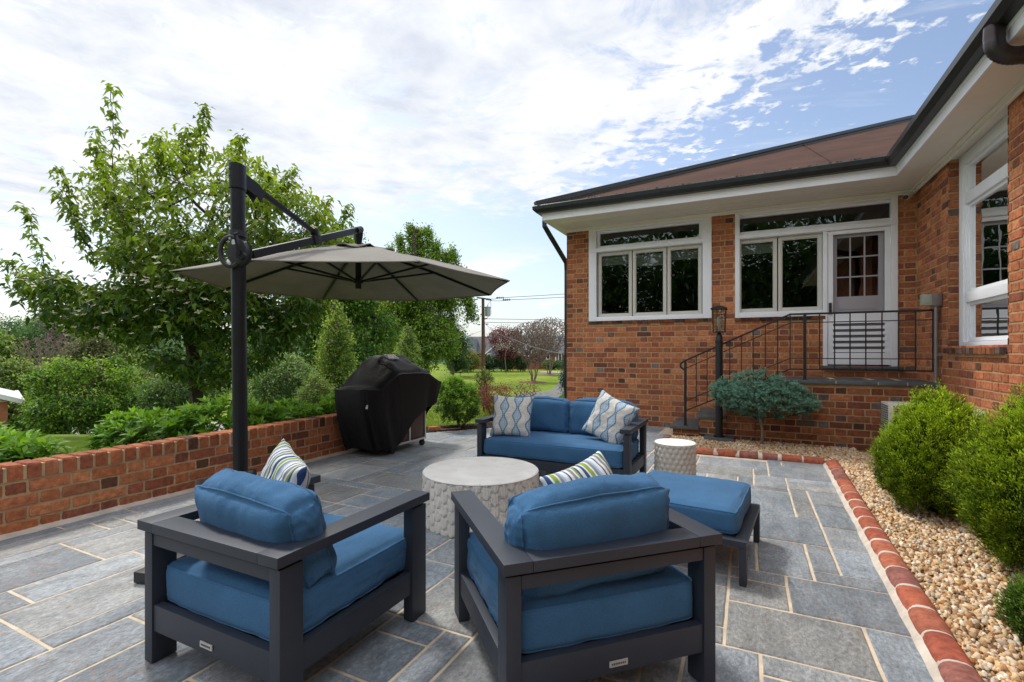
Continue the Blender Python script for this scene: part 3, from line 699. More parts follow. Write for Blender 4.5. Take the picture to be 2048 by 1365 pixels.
t_ = MB(); t_.box(lx[0]+.1, WX-.01, LY-.03, -.016, .84, .876); t_.build('slab_joint', 'joint', steps)

# railing
rail = thing('stair_railing', 'black wrought iron railing running up the steps and along the landing', 'railing', (2.14, -.87, .176), 'H')
RY = -.87; k1 = (2.12, 1.115); k2 = (3.47, 1.755); k3 = (5.0, 1.755)
def rz_(x): return k1[1]+(k2[1]-k1[1])*(x-k1[0])/(k2[0]-k1[0]) if x < k2[0] else k2[1]
t_ = MB(); t_.tube([(2.13, RY, rz_(2.12)-.13), (2.075, RY, rz_(2.12)-.09), (2.07, RY, rz_(2.12)-.045), (2.12, RY, rz_(2.12)), (k2[0], RY, k2[1]), (k3[0], RY, k3[1]), (k3[0], RY, k3[1]-.09)], 1, 4, sq=(.012, .018)); t_.build('handrail', 'iron', rail, bev=.003)
for off, hh in ((.115, .006), (.59, .006), (.735, .009)):
    t_ = MB(); pts = [(2.14, RY, rz_(2.14)-off), (k2[0], RY, k2[1]-off), (k3[0], RY, k3[1]-off)]
    if off == .735: pts += [(k3[0], RY, k3[1]-off-.07)]
    if off == .59: pts += [(k3[0], RY, k3[1]-off-.07)]
    t_.tube(pts, 1, 4, sq=(hh, .006)); t_.build('rail', 'iron', rail)
for x, zb in ((2.14, rise), (3.64, .882)):
    t_ = MB(); t_.box(x-.017, x+.017, RY-.017, RY+.017, zb, rz_(x)); t_.box(x-.03, x+.03, RY-.03, RY+.03, zb+.0005, zb+.006); t_.build('post', 'iron', rail)
xs_ = [2.14+.148*k for k in range(1, 9)] + [3.47] + [3.64+.166*k for k in range(1, 9)]
for x in xs_:
    if abs(x-2.14) < .01: continue
    t_ = MB(); t_.box(x-.0065, x+.0065, RY-.0065, RY+.0065, rz_(x)-.735, rz_(x)); t_.build('baluster', 'iron', rail)

# post lamp
lx_, ly_ = 2.87, 6.72
lamp = thing('post_lamp', 'black post lamp with a caged glass lantern standing in the gravel beside the steps', 'lamp', (lx_, ly_, 0), 'L', rot=-ANG)
t_ = MB(); t_.box(-.19, .19, -.13, .13, -.02, .075); t_.build('base_block', 'slate', lamp, bev=.012)
t_ = MB(); t_.lathe([(.07, .075), (.07, .095), (.047, .10), (.047, 1.38), (.053, 1.385), (.053, 1.40), (.047, 1.405), (.043, 1.46), (.03, 1.49), (.02, 1.52)], 20); t_.build('post', 'lampblack', lamp, smooth=True)
lh = MB(); z0, z1, r = 1.52, 1.84, .085
lh.box(-.075, .075, -.075, .075, z0, z0+.015)
for sx_ in (-1, 1):
    for sy_ in (-1, 1): lh.tube([(sx_*.072, sy_*.072, z0), (sx_*r, sy_*r, z1)], 1, 4, sq=(.006, .006))
for f in (.34, .67):
    for s_ in (-1, 1):
        w_ = r-.007*f; lh.tube([(-r+2*r*f, s_*w_, z0+.01), (-r+2*r*f, s_*w_, z1)], .003, 4); lh.tube([(s_*w_, -r+2*r*f, z0+.01), (s_*w_, -r+2*r*f, z1)], .003, 4)
for zf in (.78, .92, .12):
    zq = z0+(z1-z0)*zf; w_ = .072+.013*zf
    for s_ in (-1, 1): lh.tube([(-w_, s_*w_, zq), (w_, s_*w_, zq)], .0035, 4); lh.tube([(s_*w_, -w_, zq), (s_*w_, w_, zq)], .0035, 4)
lh.build('lantern_cage', 'lampblack', lamp)
t_ = MB(); 
for (a, b) in (((-1, -1), (1, -1)), ((1, -1), (1, 1)), ((1, 1), (-1, 1)), ((-1, 1), (-1, -1))):
    t_.add([(a[0]*.07, a[1]*.07, z0+.015), (b[0]*.07, b[1]*.07, z0+.015), (b[0]*.08, b[1]*.08, z1), (a[0]*.08, a[1]*.08, z1)], [(0, 1, 2, 3)])
t_.build('lantern_glass', 'lampglass', lamp)
t_ = MB(); t_.lathe([(.012, z0+.01), (.014, z0+.07), (.03, z0+.10), (.036, z0+.15), (.03, z0+.19), (.012, z0+.22), (.002, z0+.23)], 14); t_.build('bulb', 'bulb', lamp, smooth=True)
t_ = MB()
t_.add([(-.105, -.105, z1), (.105, -.105, z1), (.105, .105, z1), (-.105, .105, z1), (-.105, -.105, z1+.012), (.105, -.105, z1+.012), (.105, .105, z1+.012), (-.105, .105, z1+.012), (-.03, -.03, z1+.05), (.03, -.03, z1+.05), (.03, .03, z1+.05), (-.03, .03, z1+.05)], [(3, 2, 1, 0), (0, 1, 5, 4), (1, 2, 6, 5), (2, 3, 7, 6), (3, 0, 4, 7), (4, 5, 9, 8), (5, 6, 10, 9), (6, 7, 11, 10), (7, 4, 8, 11), (8, 9, 10, 11)])
t_.build('cap', 'lampblack', lamp)

# conduit, junction box, camera, heat pump
cd = thing('conduit_pipe', 'grey conduit pipe with a small junction box on the brick wall of the wing', 'pipe', (WX-.06, -.94, 0), 'H')
t_ = MB(); t_.tube([(WX-.05, -.94, 0), (WX-.05, -.94, 1.86)], .021, 12); t_.box(WX-.05, WX-.003, -.98, -.90, 1.2, 1.23); t_.build('pipe', 'conduit', cd, smooth=True)
t_ = MB(); t_.box(WX-.10, WX-.004, -.98, -.88, 1.80, 1.95); t_.build('mount', 'conduit', cd, bev=.006)
t_ = MB(); t_.box(WX-.19, WX-.101, -.98, -.885, 1.81, 1.94); t_.box(WX-.18, WX-.12, -.986, -.981, 1.83, 1.92); t_.build('junction_box', 'boxgrey', cd, bev=.006)
cam_ = thing('security_camera', 'small white bullet camera under the eave in the corner of the house', 'camera', (4.88, -.12, ZT-.02), 'H')
t_ = MB(); t_.tube([(4.86, -.22, ZT-.13), (4.93, -.12, ZT-.08)], .035, 14); t_.build('body', 'white', cam_, smooth=True)
t_ = MB(); t_.tube([(4.853, -.23, ZT-.135), (4.862, -.217, ZT-.129)], .03, 14); t_.build('lens', 'plastic', cam_)
t_ = MB(); t_.tube([(4.93, -.12, ZT-.08), (4.97, -.10, ZT-.045)], .014, 8); t_.lathe([(.035, ZT-.046), (.035, ZT-.023)], 12, 4.97, -.10); t_.build('bracket', 'white', cam_)
ac = thing('heat_pump', 'white outdoor heat pump unit between the landing wall and the rounded green bush', 'heat pump', (4.3, -1.7, 0), 'H')
t_ = MB(); t_.box(4.36, 4.88, -1.72, -1.36, .06, .68); t_.build('casing', 'acwhite', ac, bev=.012)
t_ = MB()
for k in range(22): t_.box(4.352, 4.357, -1.70, -1.38, .12+k*.025, .13+k*.025); t_.box(4.40, 4.84, -1.728, -1.723, .12+k*.025, .13+k*.025)
t_.build('grille', 'acdark', ac)
t_ = MB(); t_.box(4.33, 4.92, -1.75, -1.32, .0, .045); t_.build('pad', 'acwhite', ac, bev=.01)

# ------------------------------------------------------------------ garden wall
gw = thing('garden_wall', 'low red brick garden wall with a rowlock cap along the left edge of the patio', 'wall', (-1.55, -6, 0), 'H')
random.seed(11); b_ = MB(); Y0, Y1 = -9.8, -2.95
fg = lambda u, z, d: (-1.55-d, u, z)
brickwork(b_, fg, Y0, Y1, .0, .36, course=.09, S=.225, Hd=.105, m=.016, npt=5, j=.003, seed=12, k=1.05, dark=.12)
brickwork(b_, lambda u, z, d: (-1.55-u, Y1-d, z), 0, .22, 0, .36, course=.09, npt=3, seed=13)
brickwork(b_, lambda u, z, d: (-1.75+d, u, z), Y0, Y1, -.3, .36, course=.09, seed=14)
y = Y0; random.seed(15)
while y < Y1-.03:
    w = random.uniform(.078, .09); y1 = min(y+w, Y1); col = bcol(1.05, .08); jt = lambda: random.uniform(-.003, .003)
    za = .372; zb = .475+jt(); c_ = .008
    x0, x1 = -1.750+jt(), -1.545+jt()
    b_.add([(x0, y+c_, za), (x1, y+c_*.5, za), (x1, y1-c_*.5, za), (x0, y1-c_, za), (x0+c_, y+jt(), zb-c_), (x1, y+c_*.4, zb-c_*1.5), (x1, y1-c_*.4, zb-c_*1.5), (x0+c_, y1+jt(), zb-c_), (x0+2*c_, y+c_, zb), (x1-c_, y+c_, zb+jt()), (x1-c_, y1-c_, zb+jt()), (x0+2*c_, y1-c_, zb)],
           [(0, 1, 5, 4), (1, 2, 6, 5), (2, 3, 7, 6), (3, 0, 4, 7), (4, 5, 9, 8), (5, 6, 10, 9), (6, 7, 11, 10), (7, 4, 8, 11), (8, 9, 10, 11)], col)
    y = y1+random.uniform(.012, .018)
b_.build('bricks', 'brick', gw)
t_ = MB(); t_.box(-1.741, -1.559, Y0, Y1-.009, -.4, .371); t_.box(-1.744, -1.552, Y0, Y1-.004, .3705, .463)
t_.build('mortar', 'mortar_w', gw)
t_ = MB(); n_ = 120; vs = []
for i in range(n_+1):
    yy = Y0+(Y1-Y0)*i/n_; w = .05+.018*nz(yy*3, 1)+.012*nz(yy*11, 4); vs += [(-1.556, yy, .028+.006*nz(yy*9, 2)), (-1.552+w*.5, yy, .012), (-1.552+w, yy, -.002)]
t_.add(vs, [(i*3+k, i*3+k+1, (i+1)*3+k+1, (i+1)*3+k) for i in range(n_) for k in range(2)]); t_.build('mortar_fillet', 'whitewash', gw, smooth=True)
t_ = MB(); yy = -5.27
for (a, b, c, d) in ((-.05, .05, .455, .468),): t_.box(-1.5515, -1.5495, yy-.06, yy-.045, .34, .465); t_.box(-1.5515, -1.5495, yy+.045, yy+.058, .33, .465); t_.box(-1.5515, -1.5495, yy-.06, yy+.058, .335, .352)
t_.build('pale_smear', 'whitewash', gw)

# ------------------------------------------------------------------ patio paving
def patio():
    random.seed(21); g = .142; x0, x1, y0, y1 = -1.53, 3.735, -10.2, 0.0; nx = int((x1-x0)/g)+1; ny = int((y1-y0)/g)+1
    occ = [[0]*ny for _ in range(nx)]; rects = []
    sizes = [(3, 4), (3, 5), (4, 3), (2, 3), (4, 4), (2, 2), (3, 6), (4, 5), (5, 4), (3, 2), (2, 4), (3, 3), (4, 2), (5, 3)]
    cells = [(i, j) for j in range(ny) for i in range(nx)]; rnd = cells[:]; random.shuffle(rnd)
    for (i, j) in rnd:
        a, b = random.choice([(3, 4), (3, 5), (4, 3), (5, 3), (4, 4), (3, 6), (2, 3), (2, 4), (4, 3), (6, 4), (3, 3)])
        if i+a > nx or j+b > ny or any(occ[i+p][j+q] for p in range(a) for q in range(b)): continue
        for p in range(a):
            for q in range(b): occ[i+p][j+q] = 1
        rects.append((x0+i*g, min(x0+(i+a)*g, x1), y0+j*g, min(y0+(j+b)*g, y1)))
    for j in range(ny):
        for i in range(nx):
            if occ[i][j]: continue
            for _ in range(12):
                a, b = random.choice(sizes)
                if i+a > nx or j+b > ny: continue
                if all(not occ[i+p][j+q] for p in range(a) for q in range(b)): break
            else: a = b = 1
            if a == b == 1:
                while i+a < nx and a < 3 and not occ[i+a][j]: a += 1
                while j+b < ny and b < 3 and all(not occ[i+p][j+b] for p in range(a)): b += 1
            for p in range(a):
                for q in range(b): occ[i+p][j+q] = 1
            rects.append((x0+i*g, min(x0+(i+a)*g, x1), y0+j*g, min(y0+(j+b)*g, y1)))
    bx = lambda hx, hy: not (hx < -.0 and hy > -2.15-.0+(hx+1.5)*1.35)
    mb = MB(); jm = .0075
    for (a, b, c, d) in rects:
        cx_, cy_ = (a+b)/2, (c+d)/2
        if not bx(cx_, cy_): continue
        if cx_ > 1.93 and cy_ > -1.98: continue
        if b-a < .05 or d-c < .05: continue
        n = 4; ol = []
        for (p, q) in (((a+jm, c+jm), (b-jm, c+jm)), ((b-jm, c+jm), (b-jm, d-jm)), ((b-jm, d-jm), (a+jm, d-jm)), ((a+jm, d-jm), (a+jm, c+jm))):
            for k in range(n): f = k/n; x = p[0]+(q[0]-p[0])*f; y = p[1]+(q[1]-p[1])*f; ol.append((x+.004*nz(x*9, y*9, 1), y+.004*nz(x*9, y*9, 7)))
        zt = random.uniform(-.001, .003); col = random.choice([(.26, .285, .31), (.29, .31, .33), (.24, .27, .30), (.32, .34, .355), (.28, .29, .29), (.30, .305, .30), (.25, .285, .32), (.30, .325, .35)])
        k_ = random.uniform(.78, 1.18); col = tuple(v*k_ for v in col); N_ = len(ol); e = .006
        top = [(x+(cx_-x)*e/max(b-a, .1)*2, y+(cy_-y)*e/max(d-c, .1)*2, zt) for x, y in ol]; mid = [(x, y, zt-.004) for x, y in ol]; bot = [(x, y, -.03) for x, y in ol]
        mb.add(top+mid+bot, [tuple(range(N_))]+[(i, N_+i, N_+(i+1) % N_, (i+1) % N_) for i in range(N_)]+[(N_+i, 2*N_+i, 2*N_+(i+1) % N_, N_+(i+1) % N_) for i in range(N_)], col)
    o = mb.build('patio_paving', 'stone'); placeH(o); o['kind'] = 'structure'
    jb = MB(); jb.add([(-1.56, -10.4, -.0045), (1.97, -10.4, -.0045), (3.76, -10.4, -.0045), (3.76, -2.0, -.0045), (1.97, -2.0, -.0045), (1.97, 0, -.0045), (0.0, 0, -.0045), (-1.56, -2.1, -.0045)], [(0, 1, 4, 7), (1, 2, 3, 4), (4, 5, 6, 7)])
    o = jb.build('patio_bedding', 'joint'); placeH(o); o['kind'] = 'structure'
patio()
# brick edging with rounded tops
ed = thing('brick_edging', 'rounded red brick edging between the flagstones and the gravel bed', 'edging', (3.8, -2.0, 0), 'H')
def edging(mbk, mbm, p, q):
    random.seed(31); p = Vector(p); q = Vector(q); d = (q-p); Ltot = d.length; d.normalize(); n = Vector((d.y, -d.x, 0)); s = 0; hw = .066; ht = .062
    def arch(t0, t1, hw, ht, z0=0, bulge=0):
        vs = []; m_ = 10; R = 5
        for r_ in range(R):
            f = r_/(R-1); t = t0+(t1-t0)*f; sh = -.004*abs(2*f-1)**6
            for k in range(m_+1):
                a = PI*k/m_; vs.append(tuple(p+d*t+n*(math.copysign(abs(math.cos(a))**.75, math.cos(a))*(hw+sh))+Vector((0, 0, z0+(ht+sh)*abs(math.sin(a))**.8))))
        return vs, [(r_*(m_+1)+k, r_*(m_+1)+k+1, (r_+1)*(m_+1)+k+1, (r_+1)*(m_+1)+k) for r_ in range(R-1) for k in range(m_)]+[tuple(range(m_+1))[::-1], tuple(range((R-1)*(m_+1), R*(m_+1)))]
    while s < Ltot:
        l = random.uniform(.20, .235); c = random.choice([(.36, .10, .055), (.33, .085, .05), (.40, .125, .07), (.30, .075, .045), (.35, .11, .065), (.26, .10, .08)])
        vs, fs = arch(s, min(s+l, Ltot), hw+random.uniform(-.002, .002), ht+random.uniform(-.002, .002)); mbk.add(vs, fs, c); s += l+.016
    vs, fs = arch(0, Ltot, hw-.004, ht-.004); mbm.add(vs, fs)
ek, em = MB(), MB()
edging(ek, em, (3.80, -2.0, .004), (3.58, -10.2, .004)); edging(ek, em, (3.73, -1.93, .004), (2.02, -1.93, .004)); edging(ek, em, (1.93, -1.88, .004), (1.93, -1.1, .004))
ek.build('bricks', 'brick', ed, smooth=True); em.build('mortar', 'whitewash', ed, smooth=True)
t_ = MB(); vs = []; n_ = 140
for i in range(n_+1):
    yy = -10.2+8.2*i/n_; w = .024+.008*nz(yy*4, 1)+.006*nz(yy*17, 3); ox = .0268*(yy+2.0); vs += [(3.742+ox, yy, .03+.004*nz(yy*8, 5)), (3.738-w*.5+ox, yy, .020), (3.735-w+ox, yy, .001)]
t_.add(vs, [(i*3+k, i*3+k+1, (i+1)*3+k+1, (i+1)*3+k) for i in range(n_) for k in range(2)]); t_.build('mortar_fillet', 'whitewash', ed, smooth=True)

# gravel bed
def pebbles(name, n, region, size, cols, mat, zf, flat=.7, seed=3, frameH=True):
    rng = np.random.default_rng(seed); pts = []
    while len(pts) < n:
        p = region(rng)
        if p is not None: pts.append(p)
    P = np.array(pts); n = len(P); s = size*rng.uniform(.55, 1.5, n)
    base = np.array([[-1, -1, -1], [1, -1, -1], [1, 1, -1], [-1, 1, -1], [-.7, -.7, 1], [.7, -.7, 1], [.7, .7, 1], [-.7, .7, 1]])*.5
    co = base[None]*(1+rng.uniform(-.35, .35, (n, 8, 3))); co = co*s[:, None, None]*np.stack([rng.uniform(.8, 1.4, n), rng.uniform(.6, 1.0, n), np.full(n, flat)], 1)[:, None]
    a = rng.uniform(0, 2*PI, n); tx = rng.uniform(-.5, .5, n); ca, sa = np.cos(a), np.sin(a); ct, st = np.cos(tx), np.sin(tx)
    x = co[..., 0]; y = co[..., 1]*ct[:, None]-co[..., 2]*st[:, None]; z = co[..., 1]*st[:, None]+co[..., 2]*ct[:, None]
    X = x*ca[:, None]-y*sa[:, None]; Y = x*sa[:, None]+y*ca[:, None]
    co = np.stack([X, Y, z], -1)+P[:, None]; o = (np.arange(n)*8)[:, None, None]
    F = np.array([[4, 5, 6, 7], [0, 1, 5, 4], [1, 2, 6, 5], [2, 3, 7, 6], [3, 0, 4, 7]])[None]
    idx = (o+F).reshape(-1, 4); cc = np.array(cols)[rng.integers(0, len(cols), n)]*rng.uniform(.75, 1.2, (n, 1))
    me = fastmesh(name, co.reshape(-1, 3), 4, idx, np.repeat(cc, 5, axis=0), mat); return me
def reg_gravel(rng):
    if rng.random() < .8:
        y = -9.2+rng.random()*8.0; e0 = 3.87+.0268*(y+2.0); x = e0+rng.random()*(5.03-e0)
    else: x = 1.98+rng.random()*2.2; y = -1.85+rng.random()*.9
    if 3.4 < x and y < -2 and x < 3.86+.0268*(y+2.0): return None
    z = .012+.028*rng.random()+.015*nz(x*4, y*4)
    return (x, y, z)
GC = [(.70, .50, .28), (.68, .44, .22), (.66, .50, .33), (.55, .36, .19), (.70, .60, .46), (.46, .25, .11), (.62, .46, .28), (.38, .19, .08), (.62, .47, .34), (.22, .12, .06), (.76, .68, .56), (.58, .38, .20)]
me = pebbles('gravel', 68000, reg_gravel, .0165, GC, 'chips', None)
o = link('gravel', me); placeH(o); o['kind'] = 'stuff'; tag(o, 'tan and white pebble gravel filling the planting bed', 'gravel')
t_ = MB(); t_.add([(3.58, -10.2, .012), (WX, -10.2, .012), (WX, -.9, .012), (3.80, -.9, .012), (1.93, -1.93, .012), (3.80, -1.93, .012), (1.93, -.9, .012)], [(0, 1, 2, 3, 5), (4, 5, 3, 6)])
o = t_.build('gravel_bed', 'gravelbase'); placeH(o); o['kind'] = 'structure'
# mulch bed behind the grill
def in_mulch(x, y):
    hx, hy = toH(x, y); lim = -2.15+(hx+1.5)*1.35
    return hx < .0 and lim-.05 < hy < lim+.75+.15*nz(x*2, y*2) and hx > -2.6 and hy > -3.2
def reg_mulch(rng):
    x = -2.6+rng.random()*4; y = 6.6+rng.random()*3.4
    return (x, y, .002+.012*rng.random()) if in_mulch(x, y) else None
me = pebbles('mulch', 9000, reg_mulch, .022, [(.02, .013, .01), (.035, .022, .016), (.05, .032, .024), (.015, .01, .008)], 'chips', None, .5, 8)
o = link('mulch', me); o['kind'] = 'stuff'; tag(o, 'dark shredded mulch beside the covered grill', 'mulch')
t_ = MB(); gN = 60
vs = {}; 
for i in range(gN):
    for j in range(gN):
        x = -2.8+4.2*i/gN; y = 6.2+4*j/gN
        if in_mulch(x+.035, y+.03): q = [(x, y, -.012), (x+.07, y, -.012), (x+.07, y+.0667, -.012), (x, y+.0667, -.012)]; t_.add(q, [(0, 1, 2, 3)])
o = t_.build('mulch_bed', 'soil'); o['kind'] = 'structure'
lb = thing('loose_brick', 'broken orange bricks lying at the corner of the mulch bed by the grill', 'brick', (-1.22, 7.68, 0), 'L', rot=.4)
t_ = MB(); t_.box(-.1, .08, -.05, .05, 0, .07, (.45, .17, .08)); t_.box(.09, .42, -.045, .04, -.01, .022, (.42, .2, .12)); t_.build('brick', 'brick', lb, bev=.008)

# grass blades on the near lawn
def grass():
    rng = np.random.default_rng(5); pts = []
    while len(pts) < 26000:
        y = 7.5+8*rng.random()**1.6; x = -4+rng.random()*6.5
        hx, hy = toH(x, y)
        if hx > -.02 and hy > -1 or in_mulch(x, y): continue
        if hx > -1.9 and hy < -2.1+(hx+1.5)*1.35+.1: continue
        if abs(x-(1.0+(y-15.8)*.15)) < .62 and y > 11: continue
        pts.append((x, y, T(x, y)))
    P = np.array(pts); n = len(P); D = np.stack([rng.normal(0, .35, n), rng.normal(0, .35, n), np.ones(n)], 1)
    L = rng.uniform(.04, .11, n)*(1+.04*(P[:, 1]-7.5)); cols = vary((.13, .22, .03), n, .35)
    me = leaves('grass', P, D, L, np.full(n, .007)*(1+.12*(P[:, 1]-7)), cols, 'leaf', .3, .1)
    o = link('grass', me); o['kind'] = 'stuff'; tag(o, 'bright green lawn grass at the edge of the mulch bed', 'grass')
grass()

# ------------------------------------------------------------------ soft furnishings
def cushion(w, d, h, r=.05, puff=(.02, .02, .05), seed=1, wr=.006, n=26, sag=0.0, pinch=.0, crown=0.0):
    """box cushion centred on x,y, resting on z=0; returns mesh builder with piping"""
    mb = MB(); hw, hd, hh = w/2, d/2, h/2; cache = {}
    def P(x, y, z):        # x,y,z in [-1,1] on the cube surface
        cx_, cy_, cz_ = x*hw, y*hd, z*hh
        c = Vector((max(-hw+r, min(hw-r, cx_)), max(-hd+r, min(hd-r, cy_)), max(-hh+r, min(hh-r, cz_))))
        dv = Vector((cx_, cy_, cz_))-c
        if dv.length > 1e-6: dv = dv.normalized()*r; p = c+dv
        else: p = Vector((cx_, cy_, cz_))
        fx, fy, fz = max(0, 1-x*x), max(0, 1-y*y), max(0, 1-z*z)
        p.x += math.copysign(puff[0]*(fy**.7)*(fz**.5), x)*abs(x)**3; p.y += math.copysign(puff[1]*(fx**.5)*(fz**.6), y)*abs(y)**3; p.z += math.copysign(puff[2]*(fx**.7)*(fy**.7), z)*abs(z)**3
        if pinch: k = (abs(x)*abs(y)*abs(z))**3; p.x += math.copysign(pinch*k, x); p.z += math.copysign(pinch*k*.7, z)
        if crown: p.z += crown*(fx**.8-.6)*(z > -.5)*(z+.5)/1.5
        if sag: p.z -= sag*nz(p.x*4+seed*3.1, p.y*3, seed)*(z > 0)
        q = p*7+Vector((seed*5.3, 0, 0)); ww = wr*(1+1.6*(abs(x)**6+abs(z)**6*.5))
        f = noise.noise(q)+.5*noise.noise(Vector((p.x*26+seed, p.y*9, p.z*7)))
        ex_ = max(abs(x), abs(z)*.9)**5; f -= ex_*.65*abs(noise.noise(Vector((p.x*16+seed*2, p.y*16, p.z*26+seed)))) + ex_*.4*abs(noise.noise(Vector((p.x*40, p.z*14+seed, p.y*34)))); nn = Vector((x*abs(x), y*abs(y), z*abs(z))).normalized()
        return p+nn*f*ww+Vector((0, 0, hh))
    def face(fn):
        vs = [P(*fn(-1+2*i/n, -1+2*j/n)) for j in range(n+1) for i in range(n+1)]
        mb.add(vs, [(j*(n+1)+i, j*(n+1)+i+1, (j+1)*(n+1)+i+1, (j+1)*(n+1)+i) for j in range(n) for i in range(n)])
    face(lambda a, b: (a, b, 1)); face(lambda a, b: (b, a, -1)); face(lambda a, b: (a, -1, b)); face(lambda a, b: (b, 1, a)); face(lambda a, b: (1, a, b)); face(lambda a, b: (-1, b, a))
    def pipe(zz, ax='z'):
        pts = []
        seq = [(-1+2*i/n, -1) for i in range(n)]+[(1, -1+2*i/n) for i in range(n)]+[(1-2*i/n, 1) for i in range(n)]+[(-1, 1-2*i/n) for i in range(n+1)]
        for a, b in seq: pts.append(P(a, b, zz) if ax == 'z' else P(a, zz, b))
        return pts
    pm = MB()
    for zz, ax in (((.86, 'z'), (-.86, 'z')) if h < d else ((-.86, 'y'), (.86, 'y'))): pm.tube(pipe(zz, ax), .0042, 6, cap=False)
    return mb, pm
def weld(me):
    bm = bmesh.new(); bm.from_mesh(me); bmesh.ops.remove_doubles(bm, verts=bm.verts, dist=.0008); bm.to_mesh(me); bm.free(); me.shade_smooth()
def put_cushion(name, parent, loc, rot, label=None, **kw):
    mb, pm = cushion(**kw); me = mb.mesh(name, 'blue', smooth=True); weld(me)
    o = link(name, me, parent); o.location = loc; o.rotation_euler = rot
    if label: o['label'] = label
    p = pm.mesh('piping', 'blue', smooth=True); link('piping', p, o); return o
def seat_frame(t, w, d, H, mid_leg=False, aw=.10):
    hw, hd = w/2, d/2; bt = .038
    for s in (-1, 1):
        x0, x1 = (hw-aw, hw) if s > 0 else (-hw, -hw+aw)
        m_ = MB(); m_.box(x0, x1, -hd, hd, H-bt, H); m_.build('armrest', 'frame', t, bev=.003)
        for y0, y1 in ((-hd+.02, -hd+.115), (hd-.115, hd-.012)):
            m_ = MB(); m_.box(*((hw-.066, hw-.014) if s > 0 else (-hw+.014, -hw+.066)), y0, y1, 0.006, H-bt-.014); m_.box(*((hw-.056, hw-.024) if s > 0 else (-hw+.024, -hw+.056)), y0+.01, y1-.01, H-bt-.016, H-bt+.001); m_.box(*((hw-.062, hw-.018) if s > 0 else (-hw+.018, -hw+.062)), y0+.006, y1-.006, 0, .008)
            m_.build('leg', 'frame', t, bev=.003)
        m_ = MB(); m_.box(*((hw-.056, hw-.020) if s > 0 else (-hw+.020, -hw+.056)), -hd+.112, hd-.112, .135, .235); m_.build('side_rail', 'frame', t, bev=.003)
    m_ = MB(); m_.box(-hw+aw+.001, hw-aw-.001, -hd, -hd+aw, H-bt, H-.0005); m_.build('back_board', 'frame', t, bev=.003)
    m_ = MB(); m_.box(-hw+.068, hw-.068, -hd+.024, -hd+.060, H-bt-.062, H-bt-.016); m_.build('upper_rail', 'frame', t, bev=.003)
    m_ = MB(); m_.box(-hw+.067, hw-.067, -hd+.026, -hd+.062, .135, .240); rl = m_.build('back_rail', 'frame', t, bev=.003)
    m_ = MB(); m_.box(-hw+.057, hw-.057, hd-.060, hd-.024, .135, .225); m_.build('front_rail', 'frame', t, bev=.003)
    m_ = MB()
    for k in range(6): y = -hd+.10+k*(d-.2)/5; m_.box(-hw+.057, hw-.057, y-.03, y+.03, .205, .225)
    m_.box(-hw+.058, hw-.058, -hd+.063, hd-.061, .196, .204); m_.build('seat_slats', 'frame', t)  # solid board below the slats, added to block light leaks
    if mid_leg:
        m_ = MB(); m_.box(-.025, .025, hd-.075, hd-.03, 0, .136); m_.build('leg', 'frame', t, bev=.003)
    return rl
def armchair(name, label, loc, rot, w, d, H, back_rot, seed, lean=-.16):
    t = thing(name, label, 'armchair', loc, 'L', 'armchairs in the foreground', rot)
    rl = seat_frame(t, w, d, H)
    p = MB(); y = -d/2+.0245; p.box(-.036, .036, y-.004, y, .160, .181); pl = p.build('name_plate', 'plate', rl)
    p = MB(); random.seed(3)
    for k in range(8): p.box(-.028+k*.0072, -.028+k*.0072+.0045, y-.0048, y-.004, .167, .174)
    p.build('lettering', 'plate_text', pl)
    put_cushion('seat_cushion', t, (0, .02, .228), (0, 0, 0), n=40, w=w-.118, d=d-.09, h=.170, r=.035, puff=(.012, .012, .022), seed=seed, wr=.0035)
    put_cushion('back_cushion', t, (back_rot[0], -d/2+.225+back_rot[1], .375), (lean, back_rot[3], back_rot[2]), n=48, w=.64, d=.175, h=.375, r=.070, puff=(.018, .034, .020), seed=seed+3, wr=.0062, pinch=.025, crown=.02)
    return t
armchair('armchair', 'charcoal framed armchair with blue cushions in the left foreground, beside the brick wall', (-.955, 2.15, 0), math.radians(-26.3), .83, .84, .58, (.045, .05, -.08, .02), 1, .30)
armchair('armchair', 'charcoal framed armchair with blue cushions in the right foreground, in front of the ottoman', (.245, 2.08, 0), math.radians(18.4), .855, .855, .58, (-.015, .0, .05, -.04), 9, .15)
sofa = thing('loveseat', 'charcoal framed two seat sofa with blue cushions facing the round table', 'sofa', (.505, 4.885, 0), 'L', rot=math.radians(153.8))
seat_frame(sofa, 1.55, .81, .58, True, .095)
put_cushion('seat_cushion', sofa, (0, .03, .228), (0, 0, 0), w=1.40, d=.72, h=.17, r=.035, puff=(.012, .012, .018), seed=21, wr=.004, n=34)
for s, sd in ((-1, 25), (1, 29)): put_cushion('back_cushion', sofa, (s*.345, -.225, .385), (.14, 0, s*.03), n=44, w=.69, d=.18, h=.365, r=.065, puff=(.012, .045, .02), seed=sd, wr=.0065, pinch=.02, crown=.02)
ot = thing('ottoman', 'low charcoal ottoman with a pale blue cushion beside the right armchair', 'ottoman', (1.138, 3.107, 0), 'L', rot=math.radians(-32))
m_ = MB(); ring(m_, 0, 0, 0, 0, 0, 0, 0) if 0 else None
w_, d_ = .74, .77
m_.box(-w_/2, w_/2, -d_/2, -d_/2+.06, .205, .238); m_.box(-w_/2, w_/2, d_/2-.06, d_/2, .205, .238); m_.box(-w_/2, -w_/2+.06, -d_/2+.061, d_/2-.061, .205, .238); m_.box(w_/2-.06, w_/2, -d_/2+.061, d_/2-.061, .205, .238)
for k in range(5): y = -d_/2+.13+k*.125; m_.box(-w_/2+.061, w_/2-.061, y-.03, y+.03, .21, .232)
m_.build('frame', 'frame', ot, bev=.003)
